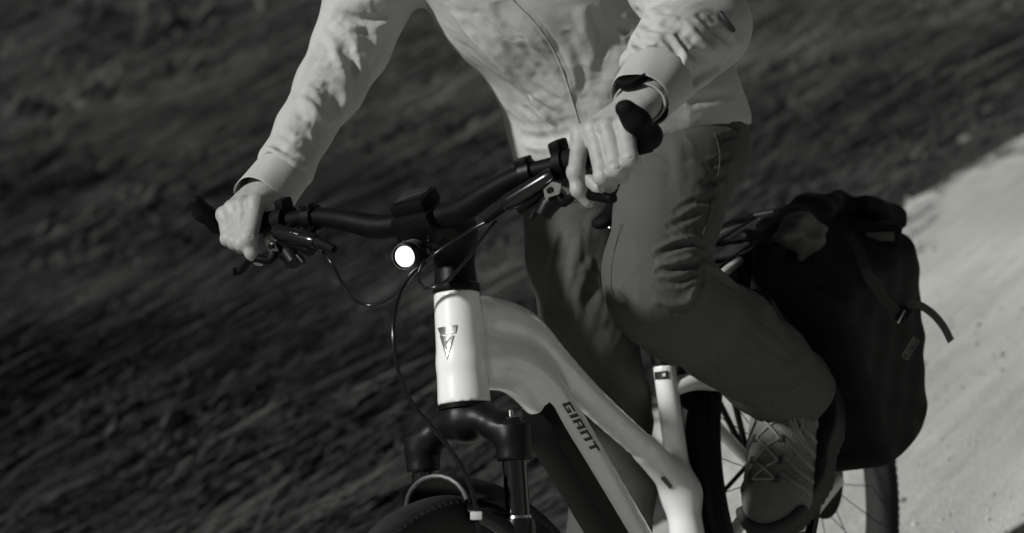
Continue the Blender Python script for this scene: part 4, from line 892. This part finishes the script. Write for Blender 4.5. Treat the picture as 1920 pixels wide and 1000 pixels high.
v, q = nets(f_head, HC-V3(.16, .13, .24), HC+V3(.16, .13, .16), .005); v = relax(v, q, 1, .5); head = obj('head', np_mesh('head', v, q), m_skin, rider)
def f_hair(P): return np.maximum(ellip(P, HC+HU*.026-HF*.018, (HF, HS, HU), (.106, .084, .112)), -pl(P, HC+HU*.045+HF*.06, nrm(HU*.7-HF*.8)))
v, q = nets(f_hair, HC-V3(.16, .13, .2), HC+V3(.16, .13, .18), .006); obj('hair', np_mesh('hair', relax(v, q, 1), q), mat('hair', .03, .6, .3, 80, .8, 300), head)
# watch on the left wrist
fa = nrm(EL-wrist); wc = wrist-fa*.010; hn = nrm(np.cross(HJ['little'][0][0]-HJ['index'][0][0], fa)); hn = hn if hn[2] > 0 else -hn; hs = np.cross(fa, hn)
m_strap = mat('watch_strap', .38, .6, .05, 60)
watch = empty('wristwatch'); tag(watch, 'sports watch with pale slotted strap on the rider\'s wrist under the cuff', 'watch')
ring = []
for k in range(32):
    a = 2*math.pi*k/32; c = wc+hn*math.sin(a)*.0290+hs*math.cos(a)*.0365; nn = nrm(hn*math.sin(a)/.0255+hs*math.cos(a)/.0335)
    ring += [c-fa*.010, c-fa*.010+nn*.0028, c+fa*.010+nn*.0028, c+fa*.010]
MB().add(ring, [(4*i+j, 4*((i+1) % 32)+j, 4*((i+1) % 32)+(j+1) % 4, 4*i+(j+1) % 4) for i in range(32) for j in range(4)]).build('strap', m_strap, watch)
MB().lathe(wc+hn*.0275, hn, [(0, .021), (.003, .022), (.009, .022), (.0105, .020), (.0108, .017), (.010, .0165)], 32).build('case', m_blackm, watch)
MB().lathe(wc+hn*.0375, hn, [(0, .0172), (.0006, .017)], 28).build('glass', m_gloss, watch)

# ------------------------------------------------------------------ shoes
def shoe_mat(name, g, cell, strength, rough=.7):
    m = mat(name, g, rough, .12, 25); N = m.node_tree.nodes; L = m.node_tree.links; tc = N.new('ShaderNodeTexCoord'); vo = N.new('ShaderNodeTexVoronoi'); vo.inputs['Scale'].default_value = cell; L.new(tc.outputs['Object'], vo.inputs[0])
    bp = N.new('ShaderNodeBump'); bp.inputs['Strength'].default_value = strength; bp.inputs['Distance'].default_value = .0015; L.new(vo.outputs['Distance'], bp.inputs['Height']); L.new(bp.outputs[0], N['Principled BSDF'].inputs['Normal']); return m
m_mesh = shoe_mat('shoe_mesh', .13, 330, 1.0); m_over = mat('shoe_overlay', .15, .5, .1, 60, .1, 300); m_sole = mat('shoe_sole', .022, .7, .2, 40, .3, 250); m_lace = mat('lace', .22, .8, .1, 200, .4, 1500); m_sock = fabric('sock', .03, .9)
I3 = np.eye(3)
def f_upper(P):
    d = ellip(P, V3(.030, 0, .030), I3, (.058, .047, .036))
    d = smin(d, chain(P, [V3(.02, 0, .034), V3(-.035, -.002, .050), V3(-.085, -.002, .068), V3(-.125, 0, .078)], [.044, .042, .040, .040], .02, YL, .98), .02)
    d = smin(d, ellip(P, V3(-.160, 0, .050), I3, (.046, .037, .060)), .02)
    d = np.maximum(d, -P[..., 2]+.012)
    cut = cone(P, V3(-.135, 0, .10), V3(-.150, 0, .17), .028, .034); d = np.maximum(d, -smin(cut, cut+.001, .01))
    return d
def f_sole(P):
    Q = P*np.array([1, 1, 0], np.float32)
    d = chain(Q, [V3(.042, -.004, 0), V3(-.01, .0, 0), V3(-.09, .004, 0), V3(-.165, 0, 0)], [.047, .0515, .043, .041], .03)
    lip = .030+.012*np.clip((P[..., 0]-.045)/.03, 0, 1)
    z0 = np.clip((P[..., 0]-.045)*.22, 0, 1); d = np.maximum(d, np.maximum(-P[..., 2]-.006+z0, P[..., 2]-lip))
    lug = .0014*(np.sin(P[..., 0]*520) > .2)*(P[..., 2] < .0); return d+lug
def up_z(x, y):
    z = np.linspace(.16, .01, 160); P = np.stack([np.full_like(z, x), np.full_like(z, y), z], 1).astype(np.float32); f = f_upper(P); i = np.argmax(f < 0); return z[i] if f[i] < 0 else .02
def out_y(x, z, s=1):
    y = np.linspace(.07, 0, 120)*s; P = np.stack([np.full_like(y, x), y, np.full_like(y, z)], 1).astype(np.float32); f = f_upper(P); i = np.argmax(f < 0); return y[i]
v, q = nets(f_upper, (-.23, -.07, 0), (.11, .07, .15), .0028); v = relax(v, q, 2); me_up = np_mesh('upper', v, q)
v, q = nets(f_sole, (-.23, -.08, -.02), (.12, .08, .06), .0028); v = relax(v, q, 1); me_sole = np_mesh('sole', v, q)
def shoe(label, M):
    r = empty('shoe'); r.parent = rider; r.matrix_world = M; r['label'] = label
    obj('upper', me_up, m_mesh, r); obj('sole', me_sole, m_sole, r)
    # toe bumper and side overlays
    def surf(x, y, e=.0012): return V3(x, y, up_z(x, y)+e)
    tb = [V3(.030+.060*math.cos(a)*1.0, .049*math.sin(a), .030+.004*math.cos(a)) for a in np.linspace(-1.25, 1.25, 22)]
    MB().tube(tb, [.004]+[.0105]*20+[.004], 10, ell=(V3(0, 0, 1), 1.1)).build('toe_bumper', m_sole, r)
    for s in (1, -1):
        for x0, x1, z1 in ((.018, .030, .032), (-.005, .010, .034), (-.030, -.010, .036), (-.055, -.030, .038), (-.080, -.052, .042), (-.105, -.078, .046)):
            yt = .024*s; pts = [surf(x0, yt), surf(.5*(x0+x1), yt+.010*s, .0012)]
            for zz in (.75, .4, 0):
                z = z1+(up_z(x0, yt)-z1)*zz*.7; pts.append(V3(x1-.004*zz, out_y(x1, z, s)+.0008*s, z))
            MB().tube(spline(pts, 4), .0042, 8, ell=(YL*s, .45)).build('overlay', m_over, r)
        for x in (.030, .002, -.028, -.060, -.090): MB().box(surf(x, .0185*s, .002), (V3(1, 0, -.3), YL, V3(.3, 0, 1)), (.0052, .0042, .002), .4).build('eyelet', m_sole, r)
    rows = [.030, .002, -.028, -.060, -.090]
    MB().tube(spline([surf(rows[0], -.017, .002), surf(rows[0]+.002, 0, .003), surf(rows[0], .017, .002)], 5), .0021, 8).build('lace', m_lace, r)
    for a, b in zip(rows[:-1], rows[1:]):
        for s in (1, -1): MB().tube(spline([surf(a, .017*s, .0022), surf(a+(b-a)*.5, 0, .0042+.0012*s), surf(b, -.017*s, .0022)], 6), .0021, 8).build('lace', m_lace, r)
    k = surf(-.096, 0, .006); MB().tube(spline([k+V3(0, .006, 0), k+V3(.006, 0, .004), k+V3(0, -.006, 0), k+V3(-.006, 0, .003), k+V3(0, .006, 0)], 5), .0024, 8).build('knot', m_lace, r)
    for s in (1, -1):
        MB().tube(spline([k, k+V3(.004, .020*s, .010), surf(-.070, .036*s, .004), surf(-.045, .034*s, .003), k+V3(.012, .012*s, .002), k], 6), .0021, 8).build('lace', m_lace, r)
        e = [k, surf(-.075, .024*s, .006), surf(-.045, .036*s, .003), V3(-.030, out_y(-.03, .045, s)+.002*s, .045)]; MB().tube(spline(e, 6), .0021, 8).build('lace', m_lace, r)
    tg = [V3(-.098, 0, up_z(-.098, 0)), V3(-.110, 0, .128), V3(-.115, 0, .140)]
    MB().tube(tg, [.022, .024, .022], 14, ell=(V3(1, 0, .4), .22)).build('tongue', m_over, r)
    MB().tube([V3(-.135, 0, .075), V3(-.143, 0, .13), V3(-.150, 0, .24)], [.031, .033, .040], 18).build('sock', m_sock, r)
    return r
def foot_matrix(c, PX, s):
    PZ = nrm(np.cross(PX, YL)); M = Matrix(((PX[0], 0, PZ[0], c[0]), (0, s, 0, c[1]), (PX[2], 0, PZ[2], c[2]), (0, 0, 0, 1))); return M
pcL = BB+V3(math.cos(PA)*CR, .085+.058, math.sin(PA)*CR); PXL = nrm(V3(.80, 0, -.60)); PZL = nrm(np.cross(PXL, YL))
Mz = Matrix.Rotation(math.radians(-6), 4, 'Z')
shoe('grey mesh hiking shoe resting on the near pedal', foot_matrix(pcL+PZL*.020+PXL*(-.040)+YL*.006, PXL, 1) @ Mz @ Matrix.Diagonal((1.12, 1.24, 1.12, 1)))
pcR = BB+V3(math.cos(PA+math.pi)*CR, -.143, math.sin(PA+math.pi)*CR); PXR = nrm(V3(.97, 0, -.2))
shoe('grey mesh hiking shoe on the far pedal', foot_matrix(pcR+nrm(np.cross(PXR, YL))*.016-PXR*.02, PXR, -1))

# ------------------------------------------------------------------ pannier bag on the rack
m_bag = mat('bag_cloth', .006, .75, .3, 30, .25, 500, spec=.22, speck=.3); m_bagl = mat('bag_lining', .07, .6, .15, 40, .2, 300); m_bagw = mat('dark_webbing', .014, .7, .1, 80, .3, 900); m_web = mat('webbing', .06, .7, .1, 80, .3, 900)
bag = empty('pannier_bag'); tag(bag, 'large black roll-top pannier bag hanging on the bicycle rack', 'bag'); bag.location = (0, 0, 0)
def f_bag(P):
    x, y, z = P[..., 0], P[..., 1], P[..., 2]
    t = np.clip((z-.40)/.30, 0, 1.1); xf = -.290+.04*t; xr = -.492-.105*t; hy = .066+.022*t
    n_ = np.clip((z-.70)/.11, 0, 1); n_ = n_*n_*(3-2*n_); hy = hy*(1-n_)+.020*n_; xf = xf+(.02)*n_
    xr = xr+.03*n_
    cx = .5*(xf+xr); hx = .5*(xf-xr); cy = .186-.025*n_; bul = .006*np.cos(np.clip((z-.55)/.2, -1.5, 1.5)); wr = .0022*np.sin(z*60+x*25)*np.sin(x*40+1)+.0015*np.sin(z*95-x*50)
    r = .022*(1-n_)+.012*n_; qx = np.abs(x-cx)-(hx-r); qy = np.abs(y-cy)-(hy+bul*(1-n_)-r)
    d2 = np.sqrt(np.maximum(qx, 0)**2+np.maximum(qy, 0)**2)+np.minimum(np.maximum(qx, qy), 0)-r+wr
    zc = np.maximum(.40+.012*np.abs((x+.39)/.1)**2-z, z-.815); k = .03
    d = np.maximum(d2, zc); h = np.maximum(k-np.abs(d2-zc), 0)/k; return (d+h*h*k*.25)*.8
v, q = nets(f_bag, (-.68, .04, .36), (-.2, .30, .86), .0055); v = relax(v, q, 2); obj('body', np_mesh('body', v, q), m_bag, bag)
def f_roll(P):
    d = chain(P, [V3(-.270, .155, .805), V3(-.36, .155, .822), V3(-.47, .155, .826), V3(-.575, .160, .806)], [.026, .033, .034, .030], .02, V3(0, 0, 1), .85)
    d = smin(d, rbox(P, V3(-.612, .185, .772), (nrm(V3(-.75, .12, -.55)), nrm(V3(.1, 1, .1)), nrm(V3(.55, .1, -.8))), (.062, .046, .017), .008), .012)
    x, y, z = P[..., 0], P[..., 1], P[..., 2]; return (d+.0035*np.sin(np.arctan2(z-.815, y-.155)*3+x*30)+.002*np.sin(x*110+y*60))*.8
v, q = nets(f_roll, (-.70, .09, .70), (-.20, .26, .88), .004); v = relax(v, q, 2); obj('roll_closure', np_mesh('roll_closure', v, q), m_bag, bag)
# pale lining showing where the roll opens, with crumpled folds
LC = at(1500, 440, D=4.085)
def f_lin(P):
    x, y, z = P[..., 0], P[..., 1], P[..., 2]
    d = ellip(P, LC, (nrm(V3(1, .2, .3)), YL, V3(-.3, 0, 1)), (.050, .030, .034)); d = smin(d, ellip(P, V3(-.40, .110, .822), I3, (.075, .03, .022)), .02)
    return (d+.009*np.sin(x*75+z*60+y*30)*np.sin(y*85+x*45-z*50)+.004*np.sin(z*150-x*90))*.7
v, q = nets(f_lin, (-.55, .03, .70), (-.2, .26, .92), .004); v = relax(v, q, 1); obj('lining', np_mesh('lining', v, q), m_bagl, bag)
MB().box(at(1640, 437, D=4.27), (nrm(VR*1.0-VU*.10), nrm(VU+VR*.10), VD), (.044, .019, .026), .35).build('top_bar', m_bag, bag)
MB().box(at(1650, 444, D=4.238), (nrm(VR*1.0+VU*.03), nrm(VU-VR*.03), VD), (.024, .008, .0035), .4).build('lit_end_patch', m_bagl, bag)  # paler inner cloth, also painting in the lit top of the bar
def ribbon(pts, w, side, m, name, parent, th=.0012):
    P = spline(pts, 7); side = np.asarray(side, float); vs_ = []
    for i, p in enumerate(P):
        t = nrm(P[min(i+1, len(P)-1)]-P[max(i-1, 0)]); s = nrm(side-t*np.dot(side, t)); n = np.cross(t, s); vs_ += [p-s*w-n*th, p+s*w-n*th, p+s*w+n*th, p-s*w+n*th]
    fs = [(4*i+j, 4*i+(j+1) % 4, 4*i+4+(j+1) % 4, 4*i+4+j) for i in range(len(P)-1) for j in range(4)]+[(3, 2, 1, 0), tuple(4*(len(P)-1)+k for k in range(4))]
    return MB().add(vs_, fs).build(name, m, parent, edge=30)
ribbon([at(1655, 545, D=4.13), at(1680, 575, D=4.115), at(1700, 572, D=4.11), at(1722, 572, D=4.115), at(1748, 588, D=4.12), at(1770, 614, D=4.125), at(1783, 640, D=4.13)], .0068, VU*1.0+VR*.6+VD*.4, m_web, 'strap_tail', bag)
ribbon([at(1590, 440, D=4.09), at(1610, 470, D=4.07), at(1625, 510, D=4.055), at(1650, 548, D=4.07), at(1690, 600, D=4.09)], .009, VR, m_bagw, 'strap', bag)
MB().box(at(1695, 590, D=4.085), (nrm(VR+VU*1.6), nrm(VR*1.6-VU), VD), (.014, .009, .004), .4).build('buckle', m_black, bag)
MB().box(at(1690, 594, D=4.078), (nrm(VR+VU*1.8), nrm(VR*1.8-VU), VD), (.012, .0012, .001), .3).build('buckle_pin', m_steel, bag)
for x in (-.30, -.50):
    MB().box(V3(x, .095, .775), (V3(1, 0, 0), YL, V3(0, 0, 1)), (.018, .010, .035), .4).build('hook', m_black, bag)
# ------------------------------------------------------------------ marks
def fray(f, u, v, d0=3.0, d1=4.4):
    """first point of a distance shape seen along the line of sight through a pixel"""
    dd = VD+VR*(u-W0/2)/FPX+VU*(H0/2-v)/FPX
    for n in (90, 24):
        D = np.linspace(d0, d1, n); P = CAM+dd*D[:, None]; g = f(P.astype(np.float32)); i = max(1, int(np.argmax(g < 0))); d0, d1 = D[i-1], D[i]
    return P[i-1]
def decal(f, polys, name, m, parent, lift=.0012, d0=3.0, d1=4.4, sub=3):
    """flat print: thin patches lying on the surface"""
    mb = MB()
    for poly in polys:
        a, b, c, d = [np.array(p, float) for p in poly]; g = []
        for i in range(sub+1):
            for j in range(sub+1):
                s, t = i/sub, j/sub; uv = (a*(1-s)+b*s)*(1-t)+(d*(1-s)+c*s)*t; p = fray(f, uv[0], uv[1], d0, d1); g.append(p+nrm(CAM-p)*lift)
        k = sub+1; mb.add(g, [(i*k+j, i*k+j+1, (i+1)*k+j+1, (i+1)*k+j) for i in range(sub) for j in range(sub)])
    return mb.build(name, m, parent)
def letters(word, org, ex, ey, w, h, gap, st=.24):
    """block letters as quads: org = lower left of the word, ex / ey = unit directions in the picture plane of the print"""
    R_ = {'G': [(0, .78, 1, 1), (0, .22, .3, .78), (0, 0, 1, .22), (.7, .22, 1, .55), (.45, .38, .7, .55)], 'I': [(0, 0, .34, 1)], 'A': [(0, 0, .3, 1), (.7, 0, 1, 1), (.3, .78, .7, 1), (.3, .34, .7, .5)], 'N': [(0, 0, .3, 1), (.7, 0, 1, 1), (.3, .78, .7, 1)], 'T': [(0, .78, 1, 1), (.35, 0, .65, .78)],
          'O': [(0, .8, 1, 1), (0, 0, 1, .2), (0, .2, .25, .8), (.75, .2, 1, .8)], 'R': [(0, 0, .25, 1), (.25, .8, 1, 1), (.75, .5, 1, .8), (.25, .4, 1, .55), (.6, 0, .85, .4)], 'L': [(0, 0, .25, 1), (.25, 0, 1, .2)], 'E': [(0, 0, .25, 1), (.25, .8, 1, 1), (.25, .4, .85, .58), (.25, 0, 1, .2)], 'B': [(0, 0, .25, 1), (.25, .8, .9, 1), (.25, .4, .9, .58), (.25, 0, .9, .2), (.75, .1, 1, .9)], 'X': [], }
    out = []; x = 0
    for ch in word:
        ww = w*(.34 if ch == 'I' else 1)
        for x0, y0, x1, y1 in R_[ch]:
            if ch == 'I': x1 = 1.0
            P_ = lambda a, b: tuple(np.array(org)+np.array(ex)*(x+a*ww)+np.array(ey)*b*h)
            out.append((P_(x0, y0), P_(x1, y0), P_(x1, y1), P_(x0, y1)))
        x += ww+gap
    return out
e1 = nrm(V3(1116-1061, 850-762, 0))[:2]; e2 = np.array([e1[1], -e1[0]])
decal(f_frame, letters('GIANT', np.array([1054., 758.]), e1, e2*1.0+e1*.25, 21, 15, 4.2), 'lettering', m_decal, bike, .001, 3.3, 4.0, 2)
m_badge = mat('badge_metal', .35, .3, .25, 60, metal=.9)
decal(f_frame, [((820, 615), (857, 609), (854, 624), (825, 628)), ((824, 629), (829, 629), (838, 656), (838, 675)), ((838, 656), (847, 630), (851, 629), (838, 675)), ((830, 631), (846, 630), (838, 640), (835, 646))], 'head_badge', m_badge, frame, .0012, 3.2, 3.8, 4)
decal(f_frame, [((1227, 698), (1253, 695), (1254, 710), (1228, 713))], 'sticker', m_decal, bike, .001, 3.3, 4.3, 3)
decal(f_frame, [((1242, 700), (1248, 699.5), (1248, 706), (1242, 706.5))], 'sticker_mark', mat('sticker_white', .6, .5), bike, .0018, 3.3, 4.3, 1)
decal(f_frame, [((1238, 897), (1246, 893), (1262, 912), (1256, 918))], 'sticker', mat('sticker_grey', .08, .5), bike, .001, 3.3, 4.3, 3)
e1 = nrm(V3(1712-1692, 630-662, 0))[:2]; e2 = np.array([e1[1], -e1[0]])
m_print = mat('bag_print', .12, .6)
decal(f_bag, letters('ORTLIEB', np.array([1694., 664.]), e1, -e2, 4.0, 8, 1.3), 'printed_mark', m_print, bag, .001, 3.8, 4.6, 1)
o0 = np.array([1690., 668.]); E1 = e1*43; E2 = -e2*14
decal(f_bag, [(o0, o0+E1, o0+E1+E2*.12, o0+E2*.12), (o0+E2*.88, o0+E1+E2*.88, o0+E1+E2, o0+E2), (o0, o0+E1*.04, o0+E1*.04+E2, o0+E2), (o0+E1*.96, o0+E1, o0+E1+E2, o0+E1*.96+E2)], 'printed_frame', m_print, bag, .001, 3.8, 4.6, 2)
